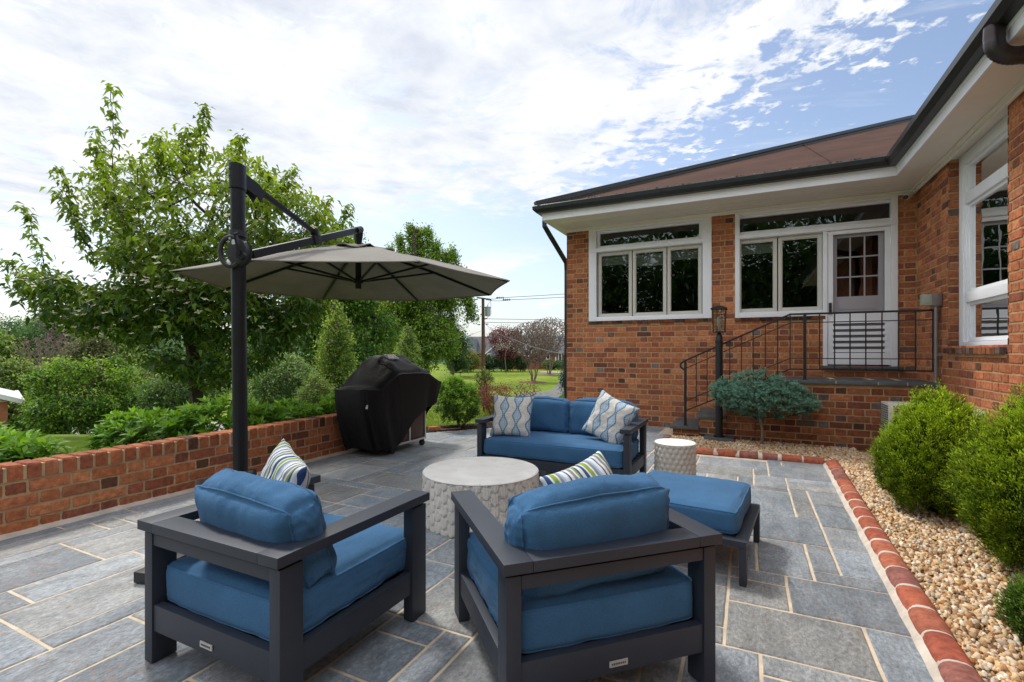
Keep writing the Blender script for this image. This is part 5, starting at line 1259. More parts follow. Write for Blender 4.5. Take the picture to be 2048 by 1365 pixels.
# ------------------------------------------------------------------ the flowering dogwood beyond the wall
def px2m(px, py, Z): return ((px-1024)/970*Z, 1.26+(703-py)/970*Z)
def dogwood():
    Z = 8.0; base = (-5.15, Z, -.35); t = thing('dogwood_tree', 'large leafy dogwood with cream flowers and upright shoots, left of the umbrella pole', 'tree', base, 'W')
    poly = [(-2, 515), (60, 548), (140, 552), (215, 590), (232, 545), (205, 470), (165, 420), (150, 345), (190, 345), (240, 330), (300, 285), (360, 270), (430, 285), (510, 320), (570, 345), (620, 400), (655, 440), (695, 450), (680, 520), (650, 580), (625, 640), (570, 690), (520, 730), (460, 765), (400, 770), (340, 745), (270, 700), (190, 680), (110, 640), (55, 590)]
    pm = [px2m(x, y, Z) for x, y in poly]; rng = np.random.default_rng(12)
    xs = rng.uniform(-8.7, -2.5, 60000); zs = rng.uniform(.3, 5.4, 60000); ins = inside_poly(xs, zs, pm); xs, zs = xs[ins], zs[ins]
    dens = np.where(zs > 3.2, .50, 1.0)*np.where(zs > 4.0, .62, 1); keep = rng.random(len(xs)) < dens; xs, zs = xs[keep], zs[keep]
    cl = np.array([nz(a*1.7, b*2.6, 3.0) for a, b in zip(xs, zs)]); k_ = cl > np.where(zs > 2.4, -.16, np.where(zs < 1.5, .0, -.22)); xs, zs = xs[k_], zs[k_]; xs, zs = xs[:1300], zs[:1300]; th = 1.35*np.clip(1-((xs+5.2)/3.6)**2, .15, 1)*np.clip(1-((zs-2.6)/3.2)**2, .15, 1)
    ys = Z+rng.uniform(-1, 1, len(xs))*th; f = ys/Z
    P = np.stack([xs*f, ys, 1.26+(zs-1.26)*f], 1)
    # upright shoots rising above the crown
    sh = []; 
    for (x, y, x2, y2) in ((243, 188, 250, 400), (165, 245, 215, 430), (410, 218, 400, 330), (20, 408, 80, 560), (352, 240, 345, 330), (540, 348, 520, 420), (128, 342, 180, 480), (690, 408, 640, 500), (470, 262, 455, 340), (600, 350, 575, 430), (290, 262, 300, 340), (120, 385, 190, 520), (640, 380, 610, 460), (205, 300, 235, 420)):
        a = px2m(x, y, Z); b = px2m(x2, y2, Z); yy = Z+rng.uniform(-.3, .5)
        for k in range(9): q = k/8; sh.append((b[0]+(a[0]-b[0])*q+.02*rng.normal(), yy, b[1]+(a[1]-b[1])*q))
    P = np.concatenate([P, np.array(sh)])
    trunk = [(-5.15, Z, -.4), (-5.18, Z, .3), (-5.22, Z, .8), (-5.28, Z, 1.4), (-5.2, Z, 2.1), (-5.25, Z, 2.9)]
    arr, par = skeleton(P, base, trunk, .25)
    mbr = branches(arr, par, .10, .0032, 6, power=.58); mbr.tube([(-4.55, Z-.1, -.4), (-4.6, Z, .25), (-4.45, Z, .7), (-4.5, Z, 1.3), (-4.6, Z, 2.0), (-4.5, Z, 2.8)], [.10, .085, .075, .06, .05, .02], 9)
    mbr.build('trunk', 'barkdark', t, smooth=True)
    per = 18; n = len(P)*per; shoot = np.repeat(np.arange(len(P)) >= len(P)-len(sh), per)[:, None]; Q = np.repeat(P, per, 0)+rng.normal(size=(n, 3))*np.array([.10, .12, .075])*np.where(shoot, .45, 1)
    D = rng.normal(size=(n, 3))*np.array([.8, .8, .25])+np.array([0, 0, -.35]); hf = np.clip((Q[:, 2]-1.6)/2.6, 0, 1); clump = np.repeat(rng.uniform(-.3, .3, len(P)), per)
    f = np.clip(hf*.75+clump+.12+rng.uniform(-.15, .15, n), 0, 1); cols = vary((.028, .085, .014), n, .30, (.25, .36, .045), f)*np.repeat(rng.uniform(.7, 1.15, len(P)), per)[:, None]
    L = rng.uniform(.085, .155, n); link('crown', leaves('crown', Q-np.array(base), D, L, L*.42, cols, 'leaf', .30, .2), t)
    # cream bracts in flat tiers
    fm = MB(); cand = [p for p in P if 1.5 < p[2] < 3.5 and p[1] < Z+.1]
    for k in range(480):
        p = Vector(cand[rng.integers(0, len(cand))])+Vector(rng.normal(size=3)*.12)+Vector((0, -.30, .10)); s = rng.uniform(.032, .055); a0 = rng.uniform(0, PI); nn = Vector((rng.normal()*.35, -.35+rng.normal()*.3, 1.2)).normalized(); e1_ = nn.cross(Vector((0, 1, .2))).normalized(); e2_ = nn.cross(e1_)
        for q in range(4):
            a = a0+q*PI/2; d = e1_*math.cos(a)+e2_*math.sin(a); n2 = e2_*math.cos(a)-e1_*math.sin(a); o_ = p-Vector(base)
            fm.add([o_, o_+d*s*.6+n2*s*.38, o_+d*s*1.2, o_+d*s*.6-n2*s*.38], [(0, 1, 2, 3)], random.choice([(.62, .58, .42), (.55, .52, .36), (.66, .64, .52)]))
    m_ = fm.mesh('flowers', 'leaf'); link('flowers', m_, t)
dogwood()

# ------------------------------------------------------------------ trees and shrubs further out
def at(px, Z, z=None): x = (px-1024)/970*Z; return (x, Z, T(x, Z) if z is None else z)
def zz_(py, Z): return 1.26+(703-py)/970*Z
def simple_tree(name, label, cat, px, Z, ytop, ybot, hw, col, tip, ncl=420, per=14, leaf=(.2, .1), th=None, extra=None, depth=None, **kw):
    b = at(px, Z); zt, zb = zz_(ytop, Z), zz_(ybot, Z); rx = hw/970*Z; rzv = (zt-zb)/2; zc_ = (zt+zb)/2
    blobs = [(b[0], Z, zc_, rx, depth or rx*.9, rzv)] if extra is None else extra(b, Z, rx, zb, zt)
    kw.setdefault('r0', max(.04, rx*.05)); kw.setdefault('spread', max(.05, rx*.13))
    return make_tree(name, label, cat, b, max(.1, zb+rzv*.3-b[2]), blobs, ncl, per, leaf, col, tip, **kw)
def maple(b, Z, rx, zb, zt):
    r_ = random.Random(9); H_ = zt-zb; out = [(b[0], Z, zb+H_*.42, rx*.72, rx*.7, H_*.34)]
    for k in range(34):
        th = r_.uniform(0, 2*PI); v_ = r_.uniform(.06, .92); w_ = rx*math.sin(PI*(.10+.86*v_)**.85)**.75; q = r_.uniform(.55, .95)
        out.append((b[0]+w_*q*math.cos(th), Z+w_*q*math.sin(th), zb+H_*v_, rx*r_.uniform(.16, .27), rx*.22, H_*r_.uniform(.07, .12)))
    return out
simple_tree('maple_tree', 'round dark green maple on the lower lawn behind the split rail fence', 'tree', 163, 25, 708, 878, 108, (.04, .12, .016), (.32, .48, .06), 1700, 16, (.15, .095), spread=.17, r0=.14, shell=.3, extra=maple)
simple_tree('round_shrub', 'large rounded blue green shrub right of the umbrella pole', 'shrub', 560, 14.5, 706, 838, 66, (.045, .125, .035), (.36, .48, .15), 900, 16, (.07, .04), spread=.07)
simple_tree('low_shrub', 'dark green shrub behind the trunk of the dogwood', 'shrub', 365, 14, 748, 845, 75, (.028, .08, .018), (.12, .2, .04), 500, 14, (.09, .05), spread=.09)
simple_tree('low_shrub', 'pale green loose shrub beside the columnar tree', 'shrub', 632, 13.5, 752, 835, 34, (.08, .15, .03), (.26, .34, .08), 330, 14, (.06, .03), spread=.06)
def column(b, Z, rx, zb, zt):
    r = []
    for k in range(7):
        f = k/6; z = zb+(zt-zb)*(.08+.84*f); w = rx*(.9 if f < .6 else .9-(f-.6)*1.5); r.append((b[0]+.15*rx*nz(k*1.7, Z)*2, Z, z, w, w, (zt-zb)*.13))
    return r
simple_tree('columnar_tree', 'tall narrow yellow green tree behind the garden wall', 'tree', 671, 16, 612, 828, 42, (.06, .14, .02), (.46, .56, .12), 1000, 15, (.085, .045), extra=column, spread=.09, r0=.05, shell=.2, upw=.5)
simple_tree('columnar_tree', 'small narrow yellow green tree just above the covered grill', 'tree', 815, 21, 655, 790, 27, (.065, .15, .025), (.46, .56, .13), 520, 14, (.10, .05), extra=column, spread=.09, r0=.05, shell=.2, upw=.5)
def crownshape(seed, lob=9, up=1.0):
    def f(b, Z, rx, zb, zt):
        r_ = random.Random(seed); out = []
        for k in range(lob):
            f_ = r_.random(); z = zb+(zt-zb)*(.12+.74*f_); lim = rx*math.sin(PI*min(1, (.16+.80*f_)))**.7; x = b[0]+r_.uniform(-1, 1)*lim*.7; s = rx*r_.uniform(.32, .50)
            out.append((x, Z+r_.uniform(-.5, .5)*rx, z, s, s, s*r_.uniform(.6, .95)*up))
        out.append((b[0], Z, zb+(zt-zb)*.86, rx*.35, rx*.35, (zt-zb)*.13)); return out
    return f
def windblown(b, Z, rx, zb, zt):
    out = crownshape(5, 26)(b, Z, rx, zb, zb+(zt-zb)*.68)
    for px, py in ((782, 500), (800, 478), (820, 458), (838, 466), (856, 462), (872, 490), (890, 512), (905, 505), (922, 545), (934, 575), (765, 540)):
        x, z = (px-1024)/970*Z, zz_(py, Z); d = Z+nz(px*.1, 3)*rx*.4
        for q in range(7): out.append((x+.10*q*.55, d, z-.42*q, .10+.075*q, .10+.08*q, .30))
    return out
simple_tree('tall_tree', 'tall yellow green tree with wind swept pointed tips above the umbrella canopy', 'tree', 852, 40, 452, 735, 88, (.08, .17, .02), (.36, .48, .07), 3000, 14, (.22, .13), extra=windblown, spread=.20, r0=.22, shell=.1, upw=.4, bark='barkdark')
simple_tree('tall_tree', 'tall mid green tree showing above the left part of the umbrella arm', 'tree', 690, 32, 448, 760, 100, (.045, .12, .02), (.24, .36, .055), 2200, 15, (.21, .13), extra=crownshape(8, 26), spread=.30, r0=.2, shell=.1, bark='barkdark')
simple_tree('broad_tree', 'dark green broad tree behind the dogwood and umbrella pole', 'tree', 575, 34, 520, 790, 80, (.035, .095, .02), (.15, .26, .05), 1500, 14, (.20, .12), extra=crownshape(11, 14), spread=.35, r0=.2, shell=.1)
simple_tree('broad_tree', 'dark green tree low down behind the small columnar tree', 'tree', 755, 44, 585, 770, 70, (.035, .095, .02), (.14, .25, .05), 1300, 14, (.24, .15), extra=crownshape(13, 10), spread=.35, r0=.2, shell=.1)
simple_tree('broad_tree', 'dark feathery tree beside the far grey house', 'tree', 905, 52, 648, 745, 34, (.025, .075, .02), (.12, .2, .05), 500, 14, (.24, .14), extra=crownshape(17, 9), spread=.35, r0=.2, shell=.1)
# wood on the rising ground at the left
wood = [('dark green pointed conifer on the left hillside', (.03, .085, .035), (.10, .19, .07)), ('yellow green leafy tree on the left hillside', (.11, .19, .04), (.34, .44, .11)), ('olive green loose tree on the left hillside', (.09, .11, .04), (.20, .21, .08)), ('dark green round tree on the left hillside', (.03, .08, .02), (.11, .19, .05))]
spots = [(15, 105, 642, 60, 0, 'leftmost on the skyline'), (60, 112, 638, 55, 1, 'second along the skyline'), (105, 98, 628, 55, 0, 'tallest on the skyline'), (150, 108, 636, 50, 2, 'in the gap left of the dogwood'), (205, 96, 645, 52, 1, 'just left of the dogwood'), (250, 104, 650, 50, 2, 'behind the left limb of the dogwood'), (300, 98, 655, 55, 3, 'behind the dogwood crown'), (5, 80, 672, 48, 1, 'lower row at the left edge'), (60, 84, 665, 52, 3, 'lower row, below the skyline pair'), (185, 78, 672, 60, 2, 'lower row, above the maple'), (260, 82, 690, 55, 1, 'lower row, right of the maple top'), (340, 75, 690, 55, 3, 'lower row behind the dogwood trunk'), (430, 70, 680, 60, 3, 'lower row just left of the pole'), (510, 60, 670, 55, 1, 'lower row just right of the pole')]
for i, (px, Z, yt, hw, k, where) in enumerate(spots):
    lab, c1, c2 = wood[k]
    simple_tree('hillside_tree', lab+', '+where, 'tree', px, Z, yt, yt+95, hw*.75, c1, c2, 420, 12, (.55, .34), extra=crownshape(30+i, 10) if k else None, spread=.8, r0=.25, shell=.2, group='trees on the left hillside', maxbr=150)
for i, (px, Z, yt, yb, hw, lab) in enumerate([(22, 42, 720, 800, 42, 'pale green bush above the roof of the lower left house'), (95, 50, 735, 790, 45, 'yellow green bush behind the maple, left side'), (285, 46, 745, 792, 30, 'olive bush glimpsed right of the maple'), (45, 30, 812, 868, 28, 'small green bush beside the lower left house'), (330, 42, 765, 815, 36, 'green bush behind the dogwood trunk')]):
    simple_tree('roadside_bush', lab, 'bush', px, Z, yt, yb, hw, (.07, .13, .03), (.25, .32, .08), 300, 12, (.28, .17), spread=.3, group='bushes on the lower ground')
def bare_tree(name, label, px, Z, ytop, hw, r0, seed, stems=1, mat='twigs', n=1100, leafc=None, trunk_f=.3, ground=None, group=None):
    b = at(px, Z) if ground is None else at(px, Z, ground); zt = zz_(ytop, Z); rx = hw/970*Z; H = zt-b[2]; rng = np.random.default_rng(seed); t = thing(name, label, 'tree', b, 'W', group)
    u = rng.uniform(trunk_f, 1, n)**.8; a = rng.uniform(0, 2*PI, n); q = np.sqrt(rng.uniform(0, 1, n)); w = rx*np.clip((u-trunk_f*.6)/(1-trunk_f*.6), 0, 1)**.75*np.where(u > .85, (1-(u-.85)/.15*.35), 1)
    P = np.stack([b[0]+w*q*np.cos(a), b[1]+w*q*np.sin(a), b[2]+H*u*(1-.10*q*q)], 1)
    mb = MB()
    if stems == 1:
        arr, par = skeleton(P, b, [b, (b[0], b[1], b[2]+H*.15), (b[0], b[1], b[2]+H*trunk_f)], .2); mb = branches(arr, par, r0, max(.004, .0004*Z), 4, power=.5)
    else:
        for k in range(stems):
            an = 2*PI*k/stems; tr = [(b[0]+.10*math.cos(an)*rx*.4, b[1]+.1*math.sin(an)*rx*.4, b[2]), (b[0]+.16*math.cos(an)*rx, b[1]+.16*math.sin(an)*rx, b[2]+H*.22), (b[0]+.3*math.cos(an)*rx, b[1]+.3*math.sin(an)*rx, b[2]+H*.4)]
            ang = np.arctan2(P[:, 1]-b[1], P[:, 0]-b[0]); sel = np.abs((ang-an+PI) % (2*PI)-PI) < PI/stems*1.2
            arr, par = skeleton(P[sel], b, tr, .35); m2_ = branches(arr, par, r0, max(.004, .00042*Z), 4, power=.5); mb.add(m2_.v, m2_.f)
    mb.build('branches', mat, t, smooth=True)
    if leafc:
        k = leafc[2]; Q = np.repeat(P, k, 0)+rng.normal(size=(n*k, 3))*leafc[3]; m = len(Q)
        link('crown', leaves('crown', Q-np.array(b), rng.normal(size=(m, 3))+np.array([0, 0, -.2]), leafc[4]*rng.uniform(.6, 1.2, m), leafc[4]*.5*rng.uniform(.7, 1.2, m), vary(leafc[0], m, .3, leafc[1], rng.uniform(0, 1, m)), 'leaf'), t)
    return t
bare_tree('bare_tree', 'bare grey brown tree on the left hillside above the maple', 92, 62, 668, 62, .12, 3, n=900)
bare_tree('bare_tree', 'thin bare tree against the sky on the left hillside', 118, 90, 618, 50, .12, 4, n=500, group=None)
bare_tree('crape_myrtle', 'bare vase shaped crape myrtle in the lawn, nearer and larger', 1066, 43, 642, 58, .07, 5, stems=6, n=2600, trunk_f=.25)
bare_tree('crape_myrtle', 'bare crape myrtle further back beside the corner of the house', 1098, 56, 633, 52, .07, 6, stems=5, n=1900, trunk_f=.25)
bare_tree('red_maple', 'dark red leaved maple in front of the far house', 1012, 66, 655, 44, .10, 7, n=700, trunk_f=.2, leafc=((.07, .018, .018), (.19, .05, .045), 9, .3, .24))
bare_tree('blossom_tree', 'small tree with white blossom in front of the red maple', 1012, 58, 672, 30, .06, 8, n=70, trunk_f=.6, leafc=((.4, .37, .33), (.6, .57, .53), 4, .12, .12))
bare_tree('young_shrub', 'thin upright shrub with small olive green leaves at the edge of the lawn', 967, 10.5, 738, 23, .012, 9, stems=4, n=260, trunk_f=.1, mat='bark', leafc=((.06, .11, .02), (.20, .26, .05), 9, .035, .035))
bare_tree('red_shrub', 'low sprawling shrub with small dark red leaves behind the sofa', 985, 9.6, 768, 50, .012, 10, stems=5, n=260, trunk_f=.1, mat='barkpale', leafc=((.13, .025, .02), (.30, .08, .05), 8, .05, .035))
bare_tree('red_shrub', 'sparse red leaved twigs reaching right behind the sofa', 1050, 9.9, 762, 45, .010, 11, stems=4, n=130, trunk_f=.1, mat='barkpale', leafc=((.15, .03, .025), (.30, .08, .05), 5, .05, .032))
simple_tree('azalea_shrub', 'green and rust coloured azalea mound at the top of the lawn', 'shrub', 934, 64, 703, 740, 24, (.08, .14, .03), (.30, .26, .08), 350, 12, (.22, .14), spread=.25)
simple_tree('azalea_shrub', 'dark green low mound left of the azalea on the lawn', 'shrub', 908, 62, 715, 741, 14, (.03, .08, .02), (.1, .17, .04), 160, 12, (.22, .14), spread=.2)
for i, (px, hw, c) in enumerate([(980, 17, 'dark clipped hedge mound right of the utility pole'), (1012, 17, 'dark clipped hedge mound under the red maple'), (1042, 14, 'dark clipped hedge mound left of the crape myrtle')]):
    simple_tree('hedge_mound', c, 'hedge', px, 66, 713, 739, hw, (.02, .055, .018), (.06, .12, .03), 200, 12, (.2, .13), spread=.2)
simple_tree('hedge_mound', 'low green clipped hedge beside the far house door', 'hedge', 1108, 72, 722, 737, 22, (.035, .09, .02), (.10, .17, .04), 200, 12, (.2, .13), spread=.15)
simple_tree('corner_conifer', 'dark blue green conifer edge showing at the corner of the brick house', 'conifer', 1141, 13, 695, 800, 20, (.02, .055, .035), (.06, .12, .08), 400, 12, (.06, .02), spread=.06)
laurel('small_plant', 'small bright green plant at the foot of the house corner', (1.32, 11.6, T(1.32, 11.6)), [(1.32, 11.6, T(1.32, 11.6)+.14, .16, .16, .15)], 60, 21, .06, group=None)
def mulch_ring(px, Z, r, lab):
    b = at(px, Z); m_ = MB(); vs = [(b[0], b[1], b[2]+.12)]; n = 20
    for k in range(n): a = 2*PI*k/n; x, y = b[0]+r*math.cos(a), b[1]+r*math.sin(a)*1.2; vs.append((x, y, T(x, y)+.02))
    m_.add(vs, [(0, k+1, (k+1) % n+1) for k in range(n)], (.16, .085, .06)); o = m_.build('mulch_ring', 'chips'); o['kind'] = 'structure'
mulch_ring(1066, 43, 1.2, ''); mulch_ring(1098, 56, 1.4, '')

# ------------------------------------------------------------------ far buildings, fence, utility pole
def far_house():
    Z = 76; g_ = T(0, Z); X = lambda px: (px-1024)/970*Z; h = thing('far_house', 'low brick house with a grey roof and gabled dormers beyond the lawn', 'house', (X(1030), Z, g_), 'W')
    z0 = g_-.3; ze = zz_(707, Z); zr_ = zz_(672, Z)
    m_ = MB(); m_.box(X(927), X(1250), Z, Z+9, z0, ze, (.23, .075, .045)); m_.box(X(1020), X(1078), Z-2, Z, z0, ze-.01, (.23, .075, .045)); m_.build('wall', 'brickfar', h)
    m_ = MB(); a, b = X(1040), X(1256); m_.add([(a, Z-.5, ze), (b, Z-.5, ze), (b, Z+4.5, zz_(676, Z)), (a, Z+4.5, zz_(676, Z)), (b, Z+9.5, ze), (a, Z+9.5, ze)], [(0, 1, 2, 3), (3, 2, 4, 5), (0, 3, 5), (1, 4, 2)])
    a, b = X(921), X(1042); m_.add([(a, Z-.5, ze), (b, Z-.5, ze), (X(1042), Z+4.5, zr_), (X(932), Z+4.5, zr_), (b, Z+9.5, ze), (a, Z+9.5, ze)], [(0, 1, 2, 3), (3, 2, 4, 5), (0, 3, 5), (1, 4, 2)]); rf_ = m_.build('roof', 'roofgrey', h)
    m_ = MB(); c = X(936); m_.add([(c-1.2, Z-.6, ze), (c+1.4, Z-.6, ze), (c+1.3, Z-.6, zz_(678, Z)), (c-.2, Z-.6, zz_(676, Z)), (c-1.2, Z+3, ze), (c+1.4, Z+3, ze), (c+1.3, Z+3, zz_(678, Z)), (c-.2, Z+3, zz_(676, Z))], [(0, 1, 2, 3), (1, 5, 6, 2), (0, 3, 7, 4), (3, 2, 6, 7)]); m_.build('gable', 'sidinggrey', h)
    m_ = MB(); m_.add([(X(948), Z-.9, ze-.05), (X(968), Z-.9, ze-.05), (X(970), Z+2.2, zz_(686, Z)), (X(944), Z+2.2, zz_(686, Z))], [(0, 1, 2, 3)]); m_.build('porch_roof', 'roofgrey', h)
    m_ = MB(); c = X(995); hw = X(1016)-c; zt_ = zz_(688, Z); m_.add([(c-hw, Z-1.4, ze-.05), (c+hw, Z-1.4, ze-.05), (c, Z-1.4, zt_)], [(0, 1, 2)]); m_.box(c-hw+.2, c+hw-.2, Z-1.38, Z, z0, ze-.06); gb = m_.build('front_gable', 'sidinggrey', h)
    m_ = MB(); m_.tube([(c-hw-.3, Z-1.5, ze-.15), (c, Z-1.5, zt_+.08), (c+hw+.3, Z-1.5, ze-.15)], 1, 4, sq=(.10, .05)); m_.build('rake_trim', 'whitefar', gb)
    def win(px, ya, yb, w, y=Z-.03, par=h):
        a, b = X(px-w), X(px+w); m_ = MB(); z_a, z_b = zz_(yb, Z), zz_(ya, Z); m_.box(a-.12, b+.12, y-.08, y-.01, z_a-.12, z_b+.12); w_ = m_.build('window', 'whitefar', par); m_ = MB(); m_.box(a, b, y-.1, y-.082, z_a, z_b); m_.build('pane', 'darkwin', w_)
    win(933, 685, 692, 2.0, Z-.62); win(979, 709, 719, 3.0, Z-1.4); win(1120, 706, 722, 2.2); win(1052, 700, 712, 3, Z-2.02); win(1096, 708, 718, 2.5)
    m_ = MB(); m_.box(X(1115)-.4, X(1115)-.2, Z-.14, Z-.03, z0, ze); m_.build('door_trim', 'whitefar', h)
far_house()
def lower_house():
    Z = 24; x1 = -24.95; x0 = -33; z0 = -4.6; ze = zz_(803, Z); h = thing('lower_house', 'brick house corner with a white eave at the lower left edge', 'house', (x1, Z, z0), 'W'); h.rotation_euler = (0, 0, math.radians(47))
    m_ = MB(); m_.box(x0, x1, Z, Z+8, z0, ze, (.36, .135, .075)); m_.build('wall', 'brickfar', h)
    m_ = MB(); m_.add([(x0, Z-.5, ze+3.2), (x1+.45, Z-.5, ze), (x1+.45, Z+8.5, ze), (x0, Z+8.5, ze+3.2)], [(0, 1, 2, 3)]); m_.add([(x0, Z-.001, ze-.02), (x1, Z-.001, ze-.02), (x0, Z-.001, ze+3)], [(0, 1, 2)], (.36, .135, .075)); m_.build('roof', 'whitefar', h)
    m_ = MB(); m_.tube([(x1+.5, Z-.5, ze-.02), (x1-.6, Z-.5, ze+.42)], 1, 4, sq=(.11, .06)); m_.tube([(x1+.5, Z-.5, ze-.05), (x1+.5, Z+8.5, ze-.05)], 1, 4, sq=(.09, .09)); m_.build('eave_trim', 'whitefar', h)
    m_ = MB(); m_.box(x1-1.1, x1-.45, Z-.05, Z-.01, -3.0, -1.6); m_.build('window', 'darkwin', h)
lower_house()
def far_cottage():
    Z = 66; c = (50-1024)/970*Z; g_ = T(c, Z); h = thing('hillside_house', 'brown roofed house half hidden among the trees above the maple', 'house', (c, Z, g_), 'W'); ze = zz_(757, Z); zt = zz_(727, Z)
    m_ = MB(); m_.box(c-2.0, c+2.2, Z, Z+6, g_-2, ze, (.22, .12, .09)); m_.build('wall', 'brickfar', h)
    m_ = MB(); m_.add([(c-2.6, Z-.5, ze), (c+2.8, Z-.5, ze), (c+1.8, Z+3, zt), (c-.6, Z+3, zt), (c+2.8, Z+6.5, ze), (c-2.6, Z+6.5, ze)], [(0, 1, 2, 3), (3, 2, 4, 5), (0, 3, 5), (1, 4, 2)]); m_.build('roof', 'roofbrown', h)
far_cottage()
def fence():
    f = thing('split_rail_fence', 'brown split rail fence along the lower lawn under the maple', 'fence', (-24, 26.5, T(-24, 26.5)), 'W'); xs = [-31+2.4*k for k in range(9)]; P = []
    for x in xs:
        y = 26.5+(x+24)*.03; z = T(x, y); P.append((x, y, z)); m_ = MB(); m_.box(x-.07, x+.07, y-.07, y+.07, z-.2, z+1.02); m_.build('post', 'fence', f)
    for a, b in zip(P, P[1:]):
        for k, hh in enumerate((.42, .84)):
            m_ = MB(); m_.tube([(a[0], a[1]-.02, a[2]+hh), ((a[0]+b[0])/2, a[1], (a[2]+b[2])/2+hh+.02*nz(a[0], hh)), (b[0], b[1]-.02, b[2]+hh)], .05, 6); m_.build('rail', 'fence', f)
fence()
def car():
    x, Z = (280-1024)/970*52, 52; g_ = T(x, Z); c = thing('parked_car', 'dark car parked on the lower road, seen between the maple and dogwood', 'car', (x, Z, g_), 'L', rot=.2)
    prof = [(-2.1, .35), (-2.15, .8), (-1.9, .95), (-1.3, 1.0), (-.7, 1.42), (.7, 1.45), (1.35, 1.02), (2.05, .88), (2.15, .6), (2.1, .35)]; m_ = MB(); n = len(prof)
    m_.add([(a, -.8, z) for a, z in prof]+[(a, .8, z) for a, z in prof], [tuple(range(n))[::-1], tuple(range(n, 2*n))]+[(k, (k+1) % n, n+(k+1) % n, n+k) for k in range(n)]); m_.build('body', 'carpaint', c, bev=.05)
    m_ = MB(); m_.add([(-1.1, -.81, 1.02), (1.15, -.81, 1.02), (.65, -.81, 1.36), (-.68, -.81, 1.34)], [(0, 1, 2, 3)]); m_.build('side_window', 'darkwin', c)
    for a in (-1.35, 1.35):
        for s in (-1, 1): m_ = MB(); m_.tube([(a, s*.82, .33), (a, s*.62, .33)], .33, 16); m_.build('wheel', 'rubber', c)
car()
def utility():
    Z = 43; x = (966-1024)/970*Z; g_ = T(x, Z); zt = zz_(597, Z); u = thing('utility_pole', 'brown timber utility pole with a grey transformer standing in the lawn', 'utility pole', (x, Z, g_), 'W')
    m_ = MB(); m_.tube([(x+.05, Z, g_-.3), (x, Z, zt)], [.20, .13], 12); m_.build('pole', 'polewood', u, smooth=True)
    m_ = MB(); m_.tube([(x-.55, Z-.16, zz_(596, Z)), (x+.75, Z-.16, zz_(600, Z))], 1, 4, sq=(.06, .05)); m_.build('crossarm', 'fence', u)
    m_ = MB(); zc_ = zz_(624, Z); m_.lathe([(.02, zc_-.42), (.24, zc_-.40), (.25, zc_+.34), (.27, zc_+.35), (.27, zc_+.42), (.05, zc_+.47), (.04, zc_+.6), (.01, zc_+.62)], 18, x+.42, Z-.1); m_.build('transformer', 'transformer', u, smooth=True)
    m_ = MB(); m_.tube([(x+.42, Z-.1, zc_+.6), (x+.7, Z-.16, zz_(602, Z)), (x+.72, Z-.1, zc_-.2), (x+.2, Z-.2, zz_(640, Z))], .02, 5); m_.build('lead_wire', 'wire', u)
    for px, py in ((956, 640), (972, 638), (958, 650), (974, 649), (953, 600)):
        m_ = MB(); p = Vector(((px-1024)/970*Z, Z-.15, zz_(py, Z))); m_.tube([p-Vector((.12, 0, 0)), p+Vector((.12, 0, 0))], .05, 8); m_.build('insulator', 'plastic', u)
    def wire(name, label, pts, r=.018, sag=.0, group='overhead wires'):
        P = [Vector(p) for p in pts]; out = []
        for a, b in zip(P, P[1:]):
            for k in range(24): f = k/24; q = a+(b-a)*f; q.z -= sag*4*f*(1-f); out.append(q)
        out.append(P[-1]); m_ = MB(); m_.tube(out, r, 5); o = m_.build(name, 'wire'); return tag(o, label, 'wire', group)
    q = lambda px, py, Z_: ((px-1024)/970*Z_, Z_, zz_(py, Z_))
    wire('power_line', 'upper thin power line running right from the top of the utility pole', [q(966, 597, Z), q(1000, 596, 42), q(1500, 560, 40)], .022, .1)
    wire('power_line', 'second thin power line just below the top one, right of the pole', [q(972, 600, Z), q(1020, 600, 42), q(1500, 570, 40)], .022, .1)
    wire('power_line', 'level wire running right at transformer height', [q(968, 638, Z), q(1500, 640, 50)], .022, .1)
    wire('power_line', 'level wire running right below transformer height', [q(968, 645, Z), q(1500, 646, 50)], .022, .1)
    wire('service_cable', 'thick sagging cable passing the far house roof from the pole to the right', [q(968, 674, Z), q(1500, 672, 48)], .030, .2)
    wire('service_cable', 'sagging cable falling from the pole towards the house corner', [q(968, 645, Z), q(1020, 676, 34), q(1220, 720, 18)], .018, .25)
    wire('service_cable', 'pale cable running left from the pole past the columnar tree', [q(968, 660, Z), q(860, 690, 32), q(640, 758, 22)], .012, .12)
    wire('service_cable', 'thin cable dropping left from the pole into the trees', [q(955, 640, Z), q(780, 700, 38)], .022, .1)
    for px, py, lab in ((1000, 596, 'black insulator string on the upper power line'), (1013, 600, 'black insulator string on the second power line')):
        m_ = MB(); p = Vector(q(px, py, 42)); m_.tube([p-Vector((.35, 0, 0)), p+Vector((.35, 0, 0))], .035, 6)
        for k in range(4): m_.tube([p+Vector((-.27+k*.17, 0, 0)), p+Vector((-.21+k*.17, 0, 0))], .10, 8)
        tag(m_.build('line_insulator', 'plastic'), lab, 'insulator', 'insulators on the power lines')
utility()
